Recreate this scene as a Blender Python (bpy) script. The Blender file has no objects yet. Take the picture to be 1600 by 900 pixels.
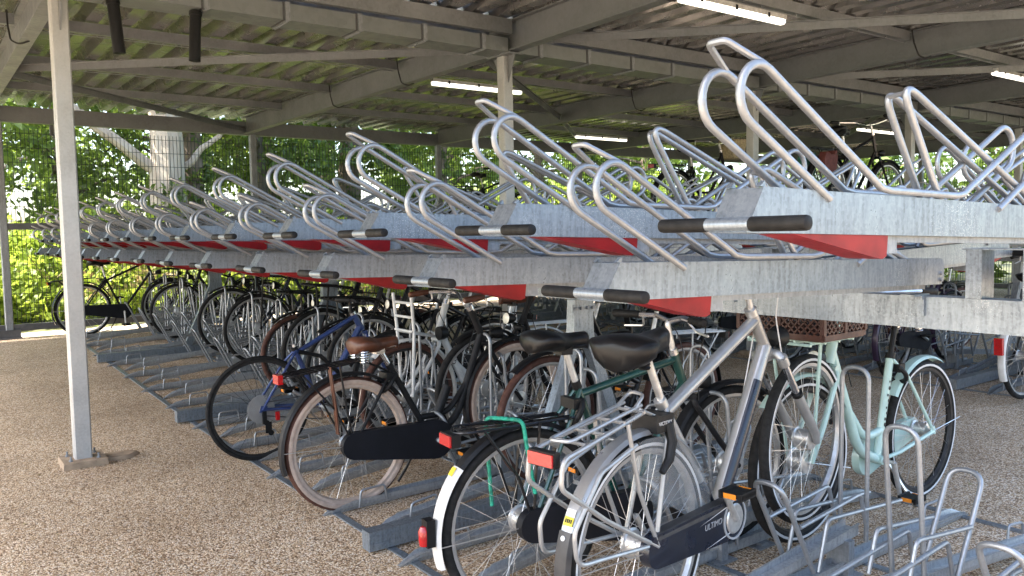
import bpy, math, random
import numpy as np
from mathutils import Vector, Matrix

# ------------------------------------------------------------------ camera, sky, sun, exposure
SC = bpy.context.scene
COL = SC.collection
CAM_H = 1.41
cd = bpy.data.cameras.new('camera')
cd.sensor_fit = 'HORIZONTAL'; cd.sensor_width = 36.0; cd.lens = 28.62
cd.clip_start = 0.05; cd.clip_end = 1500
cam = bpy.data.objects.new('camera', cd); COL.objects.link(cam)
RIGHT = (0.80410592, -0.59418017, -0.01906845)
UPV = (0.05538352, 0.04293757, 0.99754149)
FWD = (0.59190062, 0.80318509, -0.06743414)
cam.matrix_world = Matrix(((RIGHT[0], UPV[0], -FWD[0], 0), (RIGHT[1], UPV[1], -FWD[1], 0),
                           (RIGHT[2], UPV[2], -FWD[2], CAM_H), (0, 0, 0, 1)))
SC.camera = cam

SUN_EL, SUN_DIR = math.radians(50), (-0.96, 0.28)      # towards the sun, on the ground plane
w = bpy.data.worlds.new('World'); SC.world = w; w.use_nodes = True
nt = w.node_tree; nt.nodes.clear()
sky = nt.nodes.new('ShaderNodeTexSky'); sky.sky_type = 'NISHITA'; sky.sun_disc = False
sky.sun_elevation = SUN_EL; sky.sun_rotation = math.atan2(SUN_DIR[0], SUN_DIR[1])
sky.air_density = 1.0; sky.dust_density = 3.0; sky.ozone_density = 1.0
bg = nt.nodes.new('ShaderNodeBackground'); bg.inputs['Strength'].default_value = 0.15
wo = nt.nodes.new('ShaderNodeOutputWorld')
nt.links.new(sky.outputs[0], bg.inputs[0]); nt.links.new(bg.outputs[0], wo.inputs[0])
sl = bpy.data.lights.new('sun', 'SUN'); sl.energy = 4.0; sl.angle = math.radians(0.53); sl.color = (1.0, 0.95, 0.87)
sun = bpy.data.objects.new('sun', sl); COL.objects.link(sun)
n = math.hypot(*SUN_DIR)
to_sun = Vector((SUN_DIR[0] / n * math.cos(SUN_EL), SUN_DIR[1] / n * math.cos(SUN_EL), math.sin(SUN_EL)))
sun.rotation_euler = to_sun.to_track_quat('Z', 'Y').to_euler(); sun.location = (0, 0, 20)
SC.view_settings.view_transform = 'Standard'; SC.view_settings.look = 'None'
SC.view_settings.exposure = 2.55; SC.view_settings.gamma = 1.0; SC.view_settings.use_curve_mapping = False
SC.cycles.max_bounces = 8; SC.cycles.diffuse_bounces = 4; SC.cycles.glossy_bounces = 4
SC.cycles.transmission_bounces = 4; SC.cycles.transparent_max_bounces = 8
SC.cycles.sample_clamp_indirect = 6.0
SC.cycles.use_denoising = True
random.seed(7); rng = np.random.default_rng(7)
PI = math.pi; R = math.radians

# ------------------------------------------------------------------ materials
MATS = {}
def newmat(name):
    m = bpy.data.materials.new(name); m.use_nodes = True; MATS[name] = m
    t = m.node_tree; b = t.nodes['Principled BSDF']
    return m, t, b
def L(t, a, b): t.links.new(a, b)
def node(t, typ, **kw):
    n_ = t.nodes.new(typ)
    for k, v in kw.items(): setattr(n_, k, v)
    return n_
def ramp(t, fac, stops):
    r = node(t, 'ShaderNodeValToRGB'); e = r.color_ramp.elements
    while len(e) < len(stops): e.new(0.5)
    for i, (p, c) in enumerate(stops):
        e[i].position = p; e[i].color = (*c, 1) if len(c) == 3 else c
    if fac is not None: L(t, fac, r.inputs[0])
    return r
def coords(t, scale=(1, 1, 1), kind='Object'):
    tc = node(t, 'ShaderNodeTexCoord'); mp = node(t, 'ShaderNodeMapping'); mp.inputs['Scale'].default_value = scale
    L(t, tc.outputs[kind], mp.inputs[0]); return mp.outputs[0]
def noise(t, vec, scale, detail=4, rough=.55):
    n_ = node(t, 'ShaderNodeTexNoise'); n_.inputs['Scale'].default_value = scale
    n_.inputs['Detail'].default_value = detail; n_.inputs['Roughness'].default_value = rough
    if vec is not None: L(t, vec, n_.inputs['Vector'])
    return n_
def bump(t, b, h, strength, dist=.005):
    bp = node(t, 'ShaderNodeBump'); bp.inputs['Strength'].default_value = strength; bp.inputs['Distance'].default_value = dist
    L(t, h, bp.inputs['Height']); L(t, bp.outputs[0], b.inputs['Normal'])
def simple(name, col, rough=.5, metal=0.0, var=.12, nscale=25, coat=0.0, bmp=0.0):
    """base colour with a soft noise variation of dirt and wear"""
    m, t, b = newmat(name)
    b.inputs['Roughness'].default_value = rough; b.inputs['Metallic'].default_value = metal
    b.inputs['Coat Weight'].default_value = coat
    if name == 'red_plastic': b.inputs['Specular IOR Level'].default_value = .3
    if 'rubber' in name or 'tyre' in name or 'black' in name: b.inputs['Specular IOR Level'].default_value = .25
    nz = noise(t, coords(t), nscale, 5)
    lo = tuple(max(0, c * (1 - var * 2)) for c in col); hi = tuple(min(1, c * (1 + var * 1.2)) for c in col)
    r = ramp(t, nz.outputs[0], [(.3, lo), (.7, hi)]); L(t, r.outputs[0], b.inputs['Base Color'])
    rr = ramp(t, nz.outputs[0], [(.2, (min(1, rough + .12),) * 3), (.8, (max(.05, rough - .08),) * 3)])
    L(t, rr.outputs[0], b.inputs['Roughness'])
    if bmp: bump(t, b, nz.outputs[0], bmp, .002)
    return m

def galv(name, base, metal, rough, spangle=60, streak=True, contrast=.22, splash=0.0):
    m, t, b = newmat(name)
    v = coords(t)
    vo = node(t, 'ShaderNodeTexVoronoi'); vo.inputs['Scale'].default_value = spangle; L(t, v, vo.inputs['Vector'])
    bw = node(t, 'ShaderNodeRGBToBW'); L(t, vo.outputs['Color'], bw.inputs[0])
    n1 = noise(t, v, 3.5, 5); n2 = noise(t, coords(t, (9, 9, 1.3)), 9, 4, .6)
    mx = node(t, 'ShaderNodeMix', data_type='FLOAT'); mx.inputs[0].default_value = .72 if streak else .2
    L(t, n1.outputs[0], mx.inputs[2]); L(t, n2.outputs[0], mx.inputs[3])
    mx2 = node(t, 'ShaderNodeMix', data_type='FLOAT'); mx2.inputs[0].default_value = .16
    L(t, mx.outputs[0], mx2.inputs[2]); L(t, bw.outputs[0], mx2.inputs[3])
    lo = tuple(c * (1 - contrast * 1.5) for c in base); hi = tuple(min(1, c * (1 + contrast)) for c in base)
    r = ramp(t, mx2.outputs[0], [(.28, lo), (.5, base), (.72, hi)])
    if splash:                    # white zinc bloom in drops and runs
        tc = node(t, 'ShaderNodeTexCoord'); oi = node(t, 'ShaderNodeObjectInfo')
        ad = node(t, 'ShaderNodeVectorMath', operation='ADD'); L(t, tc.outputs['Object'], ad.inputs[0]); L(t, oi.outputs['Location'], ad.inputs[1])
        big = noise(t, ad.outputs[0], 2.6, 3); dots = node(t, 'ShaderNodeTexVoronoi'); dots.inputs['Scale'].default_value = 170; L(t, ad.outputs[0], dots.inputs['Vector'])
        m1 = ramp(t, big.outputs[0], [(.54, (0, 0, 0)), (.66, (1, 1, 1))]); m2 = ramp(t, dots.outputs['Distance'], [(.22, (1, 1, 1)), (.34, (0, 0, 0))])
        mu = node(t, 'ShaderNodeMath', operation='MULTIPLY'); L(t, m1.outputs[0], mu.inputs[0]); L(t, m2.outputs[0], mu.inputs[1])
        mu2 = node(t, 'ShaderNodeMath', operation='MULTIPLY'); L(t, mu.outputs[0], mu2.inputs[0]); mu2.inputs[1].default_value = splash
        mc = node(t, 'ShaderNodeMix', data_type='RGBA'); L(t, mu2.outputs[0], mc.inputs[0]); L(t, r.outputs[0], mc.inputs[6]); mc.inputs[7].default_value = (.62, .63, .64, 1)
        L(t, mc.outputs[2], b.inputs['Base Color'])
    else: L(t, r.outputs[0], b.inputs['Base Color'])
    b.inputs['Metallic'].default_value = metal
    rr = ramp(t, mx2.outputs[0], [(.3, (rough + .12,) * 3), (.7, (rough - .1,) * 3)]); L(t, rr.outputs[0], b.inputs['Roughness'])
    bump(t, b, mx2.outputs[0], .12, .002)
    return m
galv('zinc', (.222, .256, .29), .6, .36, 130, True, .32, .6)
galv('zinc_floor', (.36, .375, .385), .5, .4, 110, True, .25)
galv('zinc_post', (.42, .42, .41), .3, .45, 90, False, .14)
galv('zinc_tube', (.30, .315, .33), .65, .40, 90, False, .16)
galv('zinc_old', (.25, .265, .28), .5, .5, 90)
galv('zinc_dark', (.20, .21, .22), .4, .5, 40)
galv('steel_beam', (.165, .175, .18), .2, .45, 40, False, .14)
galv('steel_purlin', (.21, .222, .23), .45, .4, 50, False, .18)
galv('sheet', (.31, .30, .29), .85, .22, 10, False, .12)
galv('sheet_gutter', (.20, .215, .215), .4, .42, 20, False, .14)
simple('red_plastic', (.20, .0014, .003), .42, 0, .22, 9)
simple('grip_rubber', (.009, .009, .009), .62, 0, .2, 60, bmp=.1)
simple('tyre_black', (.013, .0125, .012), .75, 0, .25, 40, bmp=.15)
simple('tyre_cream', (.44, .335, .27), .6, 0, .12, 30)
simple('tyre_brown', (.085, .038, .027), .65, 0, .2, 30)
simple('rim_silver', (.45, .45, .445), .34, .7, .12, 20)
simple('rim_cream', (.42, .33, .27), .5, .1, .1, 20)
simple('rim_black', (.03, .03, .03), .4, .3, .2, 20)
simple('spoke_steel', (.62, .62, .62), .32, .9, .1, 10)
simple('chrome', (.70, .70, .70), .18, 1.0, .1, 20)
simple('alloy', (.60, .60, .59), .38, .8, .12, 30)
simple('paint_black', (.007, .007, .008), .32, 0, .2, 20, .3)
simple('paint_matt_black', (.010, .010, .011), .55, 0, .2, 20)
simple('paint_silver', (.36, .362, .36), .32, .55, .08, 14, .3)
simple('paint_white', (.58, .59, .58), .35, 0, .08, 14, .3)
simple('paint_navy', (.005, .009, .02), .28, .1, .15, 12, .4)
simple('paint_blue', (.022, .045, .15), .33, .1, .14, 14, .4)
simple('paint_mint', (.41, .57, .52), .34, 0, .06, 12, .3)
simple('paint_green', (.006, .05, .04), .3, .2, .2, 12, .4)
simple('paint_purple', (.022, .008, .032), .35, .1, .15, 12, .3)
simple('paint_red', (.30, .02, .02), .35, .1, .15, 12, .3)
simple('plastic_black', (.008, .008, .0085), .45, 0, .2, 30)
simple('plastic_brown', (.055, .018, .011), .5, 0, .15, 20)
simple('leather_brown', (.10, .034, .016), .42, 0, .22, 18)
simple('saddle_black', (.007, .007, .0075), .33, 0, .25, 12)
simple('guard_white', (.60, .59, .56), .4, 0, .1, 10)
simple('guard_grey', (.03, .03, .032), .45, 0, .2, 14)
simple('case_black', (.008, .0085, .012), .5, 0, .18, 8)
simple('red_lens', (.40, .006, .008), .18, 0, .12, 60, .5)
simple('amber_lens', (.75, .25, .02), .22, 0, .1, 60, .5)
simple('sticker_yellow', (.72, .58, .04), .5, 0, .08, 20)
simple('sticker_white', (.75, .75, .74), .5, 0, .05, 20)
simple('lamp_glass', (.75, .73, .62), .15, 0, .08, 12, .6)
simple('rope_green', (.01, .27, .17), .55, 0, .35, 60, bmp=.4)
simple('bag_red', (.09, .016, .012), .7, 0, .2, 20)
simple('bag_green', (.02, .12, .09), .7, 0, .2, 20)
simple('straw', (.50, .40, .24), .8, 0, .25, 50, bmp=.4)
simple('concrete', (.36, .27, .185), .85, 0, .18, 14, bmp=.3)
simple('wire_green', (.018, .03, .022), .5, .2, .2, 5)
simple('rail_dark', (.11, .11, .115), .5, .4, .2, 6)
simple('cable_black', (.02, .02, .02), .5, 0, .1, 5)
simple('print_white', (.55, .55, .55), .5, 0, .02, 5)
simple('print_grey', (.30, .31, .32), .5, 0, .02, 5)
simple('print_black', (.02, .02, .02), .5, 0, .02, 5)

m, t, b = newmat('clear_plastic')
b.inputs['Base Color'].default_value = (.35, .37, .38, 1); b.inputs['Roughness'].default_value = .12
b.inputs['Alpha'].default_value = .15
m, t, b = newmat('tube_lit')
b.inputs['Base Color'].default_value = (.9, .9, .88, 1)
b.inputs['Emission Color'].default_value = (1.0, .93, .78, 1); b.inputs['Emission Strength'].default_value = .6

# resin-bound gravel
m, t, b = newmat('gravel')
v = coords(t)
vo = node(t, 'ShaderNodeTexVoronoi'); vo.inputs['Scale'].default_value = 135; L(t, v, vo.inputs['Vector'])
sp = node(t, 'ShaderNodeSeparateColor'); L(t, vo.outputs['Color'], sp.inputs[0])
rc = ramp(t, sp.outputs[0], [(0, (.16, .085, .04)), (.15, (.34, .22, .12)), (.35, (.60, .435, .265)), (.6, (.79, .615, .425)), (.82, (.88, .77, .60)), (1, (.93, .88, .79))])
n1 = noise(t, v, .9, 5); n2 = noise(t, v, 14, 4)
mm = node(t, 'ShaderNodeMix', data_type='RGBA', blend_type='MULTIPLY'); mm.inputs[0].default_value = 1
r1 = ramp(t, n1.outputs[0], [(.32, (.72, .69, .66)), (.60, (1, 1, 1))]); L(t, rc.outputs[0], mm.inputs[6]); L(t, r1.outputs[0], mm.inputs[7])
m2 = node(t, 'ShaderNodeMix', data_type='RGBA', blend_type='MULTIPLY'); m2.inputs[0].default_value = 1
r2 = ramp(t, n2.outputs[0], [(.28, (.68, .64, .60)), (.42, (1, 1, 1))]); L(t, mm.outputs[2], m2.inputs[6]); L(t, r2.outputs[0], m2.inputs[7])
# dark joints between the stones
r3 = ramp(t, vo.outputs['Distance'], [(.4, (1, 1, 1)), (.8, (.34, .27, .21))])
m3 = node(t, 'ShaderNodeMix', data_type='RGBA', blend_type='MULTIPLY'); m3.inputs[0].default_value = 1
L(t, m2.outputs[2], m3.inputs[6]); L(t, r3.outputs[0], m3.inputs[7]); L(t, m3.outputs[2], b.inputs['Base Color'])
b.inputs['Roughness'].default_value = .62
iv = node(t, 'ShaderNodeMath', operation='SUBTRACT'); iv.inputs[0].default_value = 1; L(t, vo.outputs['Distance'], iv.inputs[1])
bump(t, b, iv.outputs[0], .55, .006)

def earth(name, stops, scale=2.0):
    m, t, b = newmat(name); nz = noise(t, coords(t), scale, 8, .65)
    r = ramp(t, nz.outputs[0], stops); L(t, r.outputs[0], b.inputs['Base Color']); b.inputs['Roughness'].default_value = .9
    bump(t, b, nz.outputs[0], .5, .03)
earth('soil', [(.3, (.06, .055, .03)), (.5, (.10, .11, .04)), (.7, (.17, .14, .08))])
earth('sand', [(.3, (.34, .27, .19)), (.5, (.46, .38, .28)), (.7, (.55, .47, .37))], 6)

def leaf(name, cols, trans=.45):
    m, t, b = newmat(name)
    g = node(t, 'ShaderNodeNewGeometry'); r = ramp(t, g.outputs['Random Per Island'], [(i / (len(cols) - 1), c) for i, c in enumerate(cols)])
    L(t, r.outputs[0], b.inputs['Base Color']); b.inputs['Roughness'].default_value = .45
    tr = node(t, 'ShaderNodeBsdfTranslucent'); hs = node(t, 'ShaderNodeHueSaturation'); hs.inputs['Value'].default_value = 1.9; hs.inputs['Hue'].default_value = .485
    L(t, r.outputs[0], hs.inputs['Color']); L(t, hs.outputs[0], tr.inputs[0])
    ms = node(t, 'ShaderNodeMixShader'); ms.inputs[0].default_value = trans
    o = t.nodes['Material Output']; L(t, b.outputs[0], ms.inputs[1]); L(t, tr.outputs[0], ms.inputs[2]); L(t, ms.outputs[0], o.inputs[0])
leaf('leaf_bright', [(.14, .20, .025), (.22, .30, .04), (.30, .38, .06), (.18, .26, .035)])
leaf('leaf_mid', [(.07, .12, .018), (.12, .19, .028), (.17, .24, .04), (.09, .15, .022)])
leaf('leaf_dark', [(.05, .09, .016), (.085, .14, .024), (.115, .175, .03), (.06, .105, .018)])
leaf('leaf_dry', [(.30, .22, .10), (.22, .17, .07), (.16, .18, .05), (.36, .28, .15)], .3)

def bark(name, cols, sc=6):
    m, t, b = newmat(name); nz = noise(t, coords(t, (1, 1, .22)), sc, 8, .7)
    r = ramp(t, nz.outputs[0], [(.3, cols[0]), (.5, cols[1]), (.72, cols[2])]); L(t, r.outputs[0], b.inputs['Base Color'])
    b.inputs['Roughness'].default_value = .85; bump(t, b, nz.outputs[0], .8, .02)
bark('bark_pale', [(.26, .205, .15), (.38, .32, .25), (.47, .42, .34)])
bark('bark_brown', [(.09, .065, .045), (.16, .12, .085), (.25, .19, .135)])
bark('bark_dark', [(.045, .035, .025), (.09, .07, .05), (.14, .115, .085)])

# ------------------------------------------------------------------ mesh helpers
class MB:
    def __init__(s): s.v = []; s.f = []
    def add(s, vs, fs):
        o = len(s.v); s.v.extend(vs); s.f.extend([tuple(i + o for i in f) for f in fs]); return s
    def box(s, x0, x1, y0, y1, z0, z1):
        vs = [(x0, y0, z0), (x1, y0, z0), (x1, y1, z0), (x0, y1, z0), (x0, y0, z1), (x1, y0, z1), (x1, y1, z1), (x0, y1, z1)]
        return s.add(vs, [(0, 3, 2, 1), (4, 5, 6, 7), (0, 1, 5, 4), (1, 2, 6, 5), (2, 3, 7, 6), (3, 0, 4, 7)])
    def prism(s, poly, y0, y1):
        """polygon in (x,z) pushed from y0 to y1"""
        k = len(poly)
        vs = [(p[0], y0, p[1]) for p in poly] + [(p[0], y1, p[1]) for p in poly]
        fs = [tuple(range(k)), tuple(range(2 * k - 1, k - 1, -1))]
        fs += [(i, i + k, (i + 1) % k + k, (i + 1) % k) for i in range(k)]
        return s.add(vs, fs)
    def bar(s, a, b, wy, wz):
        """rectangular bar from a to b; wy sideways, wz up"""
        a = Vector(a); b = Vector(b); d = (b - a).normalized()
        side = d.cross(Vector((0, 0, 1)))
        if side.length < 1e-3: side = Vector((0, 1, 0))
        side.normalize(); up = side.cross(d)
        vs = []
        for p in (a, b):
            for sy, sz in ((-1, -1), (1, -1), (1, 1), (-1, 1)):
                vs.append(tuple(p + side * (sy * wy / 2) + up * (sz * wz / 2)))
        return s.add(vs, [(0, 1, 2, 3), (7, 6, 5, 4), (0, 4, 5, 1), (1, 5, 6, 2), (2, 6, 7, 3), (3, 7, 4, 0)])
    def tube(s, pts, r, n=8, closed=False, caps=True):
        pts = [Vector(p) for p in pts]; m_ = len(pts)
        rs = r if isinstance(r, (list, tuple)) else [r] * m_
        T = []
        for i in range(m_):
            if closed: d = pts[(i + 1) % m_] - pts[i - 1]
            else: d = pts[min(i + 1, m_ - 1)] - pts[max(i - 1, 0)]
            T.append(d.normalized() if d.length > 1e-9 else Vector((0, 0, 1)))
        nrm = T[0].cross(Vector((0, 0, 1)))
        if nrm.length < .05: nrm = T[0].cross(Vector((0, 1, 0)))
        nrm.normalize(); vs = []
        for i in range(m_):
            nrm = (nrm - T[i] * nrm.dot(T[i])); nrm.normalize()
            bn = T[i].cross(nrm)
            for k in range(n):
                a = 2 * PI * k / n
                vs.append(tuple(pts[i] + (nrm * math.cos(a) + bn * math.sin(a)) * rs[i]))
        fs = []
        for i in range(m_ if closed else m_ - 1):
            j = (i + 1) % m_
            for k in range(n):
                fs.append((i * n + k, i * n + (k + 1) % n, j * n + (k + 1) % n, j * n + k))
        if caps and not closed:
            fs.append(tuple(range(n - 1, -1, -1))); fs.append(tuple((m_ - 1) * n + k for k in range(n)))
        return s.add(vs, fs)
    def lathe(s, prof, c=(0, 0, 0), axis='y', n=24, closed_prof=False):
        """prof: (radius, along-axis) pairs turned round the axis through c"""
        k = len(prof); vs = []
        for i in range(n):
            a = 2 * PI * i / n; ca, sa = math.cos(a), math.sin(a)
            for (r_, h) in prof:
                if axis == 'y': vs.append((c[0] + r_ * ca, c[1] + h, c[2] + r_ * sa))
                elif axis == 'z': vs.append((c[0] + r_ * ca, c[1] + r_ * sa, c[2] + h))
                else: vs.append((c[0] + h, c[1] + r_ * ca, c[2] + r_ * sa))
        fs = []
        for i in range(n):
            j = (i + 1) % n
            for q in range(k if closed_prof else k - 1):
                q2 = (q + 1) % k
                fs.append((i * k + q, j * k + q, j * k + q2, i * k + q2))
        if not closed_prof:
            for q in (0, k - 1):
                if prof[q][0] > 1e-4: fs.append(tuple(i * k + q for i in range(n)))
        return s.add(vs, fs)
    def arc(s, c, prof, a0, a1, n=24):
        """closed profile (dr, y) swept round c=(x,z) in the x-z plane from a0 to a1 degrees"""
        k = len(prof); vs = []
        for i in range(n + 1):
            a = R(a0 + (a1 - a0) * i / n); ca, sa = math.cos(a), math.sin(a)
            for (r_, y) in prof: vs.append((c[0] + r_ * ca, y, c[1] + r_ * sa))
        fs = [(i * k + q, (i + 1) * k + q, (i + 1) * k + (q + 1) % k, i * k + (q + 1) % k) for i in range(n) for q in range(k)]
        fs.append(tuple(range(k))); fs.append(tuple(n * k + q for q in range(k - 1, -1, -1)))
        return s.add(vs, fs)
    def mesh(s, name, smooth=True, angle=38):
        me = bpy.data.meshes.new(name); me.from_pydata(s.v, [], s.f); me.update()
        if smooth:
            me.polygons.foreach_set('use_smooth', [True] * len(me.polygons)); me.set_sharp_from_angle(angle=R(angle))
        return me

def fillet(pts, r, n=5):
    """round the corners of a polyline"""
    pts = [Vector(p) for p in pts]; out = [pts[0]]
    rr = r if isinstance(r, (list, tuple)) else [r] * (len(pts) - 2)
    for i in range(1, len(pts) - 1):
        a, b_, c = pts[i - 1], pts[i], pts[i + 1]
        d1 = (a - b_); d2 = (c - b_); l1, l2 = d1.length, d2.length; d1.normalize(); d2.normalize()
        ang = d1.angle(d2); tl = min(rr[i - 1] / max(math.tan(ang / 2), .05), l1 * .49, l2 * .49)
        p0, p1 = b_ + d1 * tl, b_ + d2 * tl
        for k in range(n + 1):
            q = k / n; out.append(p0 * (1 - q) ** 2 + b_ * 2 * q * (1 - q) + p1 * q * q)
    out.append(pts[-1]); return out

def obj(name, mb, mat, parent=None, loc=None, rot=None, smooth=True, angle=38):
    me = mb.mesh(name, smooth, angle) if isinstance(mb, MB) else mb
    if mat is not None and not me.materials: me.materials.append(MATS[mat])
    o = bpy.data.objects.new(name, me); COL.objects.link(o)
    if parent is not None: o.parent = parent
    if loc is not None: o.location = loc
    if rot is not None: o.rotation_euler = rot
    return o
def tag(o, label=None, cat=None, group=None, kind=None):
    if label: o['label'] = label
    if cat: o['category'] = cat
    if group: o['group'] = group
    if kind: o['kind'] = kind
    return o
def empty(name, loc=(0, 0, 0), rot=(0, 0, 0)):
    o = bpy.data.objects.new(name, None); o.empty_display_size = .1; COL.objects.link(o); o.location = loc; o.rotation_euler = rot; return o
def copy_tree(o, parent=None):
    c = o.copy(); COL.objects.link(c); c.parent = parent
    for ch in [x for x in o.children]: copy_tree(ch, c)
    return c
ORD = ['first', 'second', 'third', 'fourth', 'fifth', 'sixth', 'seventh', 'eighth', 'ninth', 'tenth', 'eleventh', 'twelfth',
       'thirteenth', 'fourteenth', 'fifteenth', 'sixteenth', 'seventeenth', 'eighteenth']
def gz(u):                      # the paving climbs a little towards the fence
    return .16 * min(1, max(0, (u - 6.2) / 6.2))

# ------------------------------------------------------------------ ground
def sheet(name, x0, x1, ys, zf, mat, dz=0.0, nx=2):
    mb = MB(); vs = []; xs = [x0 + (x1 - x0) * i / (nx - 1) for i in range(nx)]
    for y in ys:
        for x in xs: vs.append((x, y, zf(y) + dz))
    fs = [(i * nx + j, i * nx + j + 1, (i + 1) * nx + j + 1, (i + 1) * nx + j) for i in range(len(ys) - 1) for j in range(nx - 1)]
    mb.add(vs, fs); o = obj(name, mb, mat, smooth=False); o['kind'] = 'structure'; return o
sheet('ground', -400, 400, [-400, 0, 6.2, 12.4, 14, 20, 400], lambda y: gz(y) if y < 13 else .16 + min(.35, .06 * (y - 13)), 'soil', -.03)
sheet('gravel_paving', -14, 18.4, [-14, 0, 3, 6.2, 9.3, 12.42], gz, 'gravel')
sheet('sandy_path', -14, 30, [12.424, 13.4], lambda y: .155, 'sand')

# ------------------------------------------------------------------ shelter: columns, rafters, purlins, gutter, roof sheets
V0, VS = .81, 3.38
COLV = [V0 + VS * k for k in range(-1, 6)]
UG, UF, UN = 5.73, 12.4, 1.2      # gutter line, fence line, near edge of the roof
shelter = tag(empty('bike_shelter', (V0, UG, 0)), 'steel bicycle shelter with corrugated roof on galvanised posts', 'shelter')
def spart(name, mb, mat, loc=None, smooth=False, parent=None):
    o = obj(name, mb, mat, parent or shelter, smooth=smooth)
    l = Vector(loc) if loc else Vector((0, 0, 0)); o.location = l - (Vector((V0, UG, 0)) if parent is None else Vector((0, 0, 0))); return o
def column_mesh(h, w_=.1):
    a = w_ / 2; c = .008; mb = MB()
    ring = [(-a + c, -a), (a - c, -a), (a, -a + c), (a, a - c), (a - c, a), (-a + c, a), (-a, a - c), (-a, -a + c)]
    mb.add([(x, y, 0) for x, y in ring] + [(x, y, h) for x, y in ring], [tuple(range(7, -1, -1)), tuple(range(8, 16))] + [(i, (i + 1) % 8, (i + 1) % 8 + 8, i + 8) for i in range(8)])
    return mb
cm = column_mesh(2.935).mesh('column', False); pm = MB().box(-.1, .1, -.1, .1, 0, .012).mesh('base_plate', False)
bm_ = MB()
for sx in (-1, 1):
    for sy in (-1, 1): bm_.lathe([(.012, 0), (.012, .018), (.006, .018), (.006, .04)], (sx * .078, sy * .078, .012), 'z', 8)
bm_ = bm_.mesh('bolt')
gm = MB().prism([(-.13, -.06), (.13, -.06), (.122, .02), (-.122, .02)], -.125, .125).mesh('grout_pad', False)
hm = MB().box(-.16, .16, -.075, .075, 0, .014)
for s in (-1, 1): hm.prism([(s * .051, -.22), (s * .15, 0), (s * .051, 0)], -.005, .005)
hm = hm.mesh('head_plate', False)
for k, v_ in enumerate(COLV):
    c = spart('column', cm, 'zinc_post', (v_, UG, .034))
    for nm, me, mt in (('base_plate', pm, 'zinc_old'), ('bolt', bm_, 'zinc_old'), ('grout_pad', gm, 'concrete')):
        o = obj(nm, me, mt, c); o.location = (0, 0, -.012)
        if nm == 'bolt': tag(o, kind='stuff')
    o = obj('head_plate', hm, 'steel_beam', c, (0, 0, 2.88)); o.rotation_euler = (0, 0, PI / 2)
# loose skirt of grout beside the post in the aisle
gp = MB(); ring = []
for i in range(20):
    a = 2 * PI * i / 20; ring.append((.15 * math.cos(a) * (1 + .12 * math.sin(3 * a)), .095 * math.sin(a), 0))
gp.add(ring + [(x * .8, y * .8, .022) for x, y, z in ring], [tuple(range(20, 40))] + [(i, (i + 1) % 20, (i + 1) % 20 + 20, i + 20) for i in range(20)])
tag(obj('grout_spill', gp, 'concrete', loc=(V0 + .19, UG + .02, .0)), 'flat beige spill of grout beside the foot of the aisle post', 'grout')

RB, RH = 2.94, .25
def zr(u): return RB + .006 * abs(u - UG)
for v_ in COLV:
    for (u0, u1) in ((UN, UG), (UG + .004, UF - .03)):
        mb = MB(); z0, z1 = zr(u0), zr(u1)
        for (ya, yb, lo, hi) in ((-.05, .05, 0, .011), (-.05, .05, RH - .011, RH), (-.004, .004, .011, RH - .011)):
            mb.add([(ya, u0, z0 + lo), (yb, u0, z0 + lo), (yb, u1, z1 + lo), (ya, u1, z1 + lo), (ya, u0, z0 + hi), (yb, u0, z0 + hi), (yb, u1, z1 + hi), (ya, u1, z1 + hi)],
                   [(0, 3, 2, 1), (4, 5, 6, 7), (0, 1, 5, 4), (1, 2, 6, 5), (2, 3, 7, 6), (3, 0, 4, 7)])
        spart('rafter', mb, 'steel_beam', (v_, 0, 0))
def cprof(l0, l1, h, d, th=.004):           # C section along x
    mb = MB(); mb.box(l0, l1, -th, 0, 0, h); mb.box(l0, l1, 0, d, 0, th); mb.box(l0, l1, 0, d, h - th, h); mb.box(l0, l1, d - th, d, th, .02); return mb
pur = cprof(.056, VS - .056, .085, .05).mesh('purlin', False)
clip = MB().box(.006, .075, -.02, .06, -.012, -.004).box(.04, .055, .01, .025, -.03, -.012).mesh('purlin_clip', False)
rod = MB()
for i in range(7): rod.box(.25 + i * .45, .262 + i * .45, .015, .027, -.014, -.001)
rod.box(.1, VS - .1, .018, .026, -.022, -.014); rod = rod.mesh('cable_tray', False)
PUR_U = [1.25, 2.5, 3.95, 7.52, 9.15, 10.75]
for v_ in COLV[:-1]:
    for u_ in PUR_U:
        o = spart('purlin', pur, 'steel_purlin', (v_, u_, zr(u_) + .160))
        for nm, me in (('clip', clip), ('wire_tray', rod)):
            q = obj(nm, me, 'steel_purlin', o)
            if nm == 'wire_tray': tag(q, kind='stuff')
    for u_, h in ((UG - .19, .12), (UG + .14, .12)):
        spart('purlin', cprof(.056, VS - .056, .12, .05), 'steel_purlin', (v_, u_, 3.065))
    spart('eave_beam', cprof(.0, VS - .003, .2, .09, .006), 'steel_beam', (v_, UF - .02, 2.965))
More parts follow.
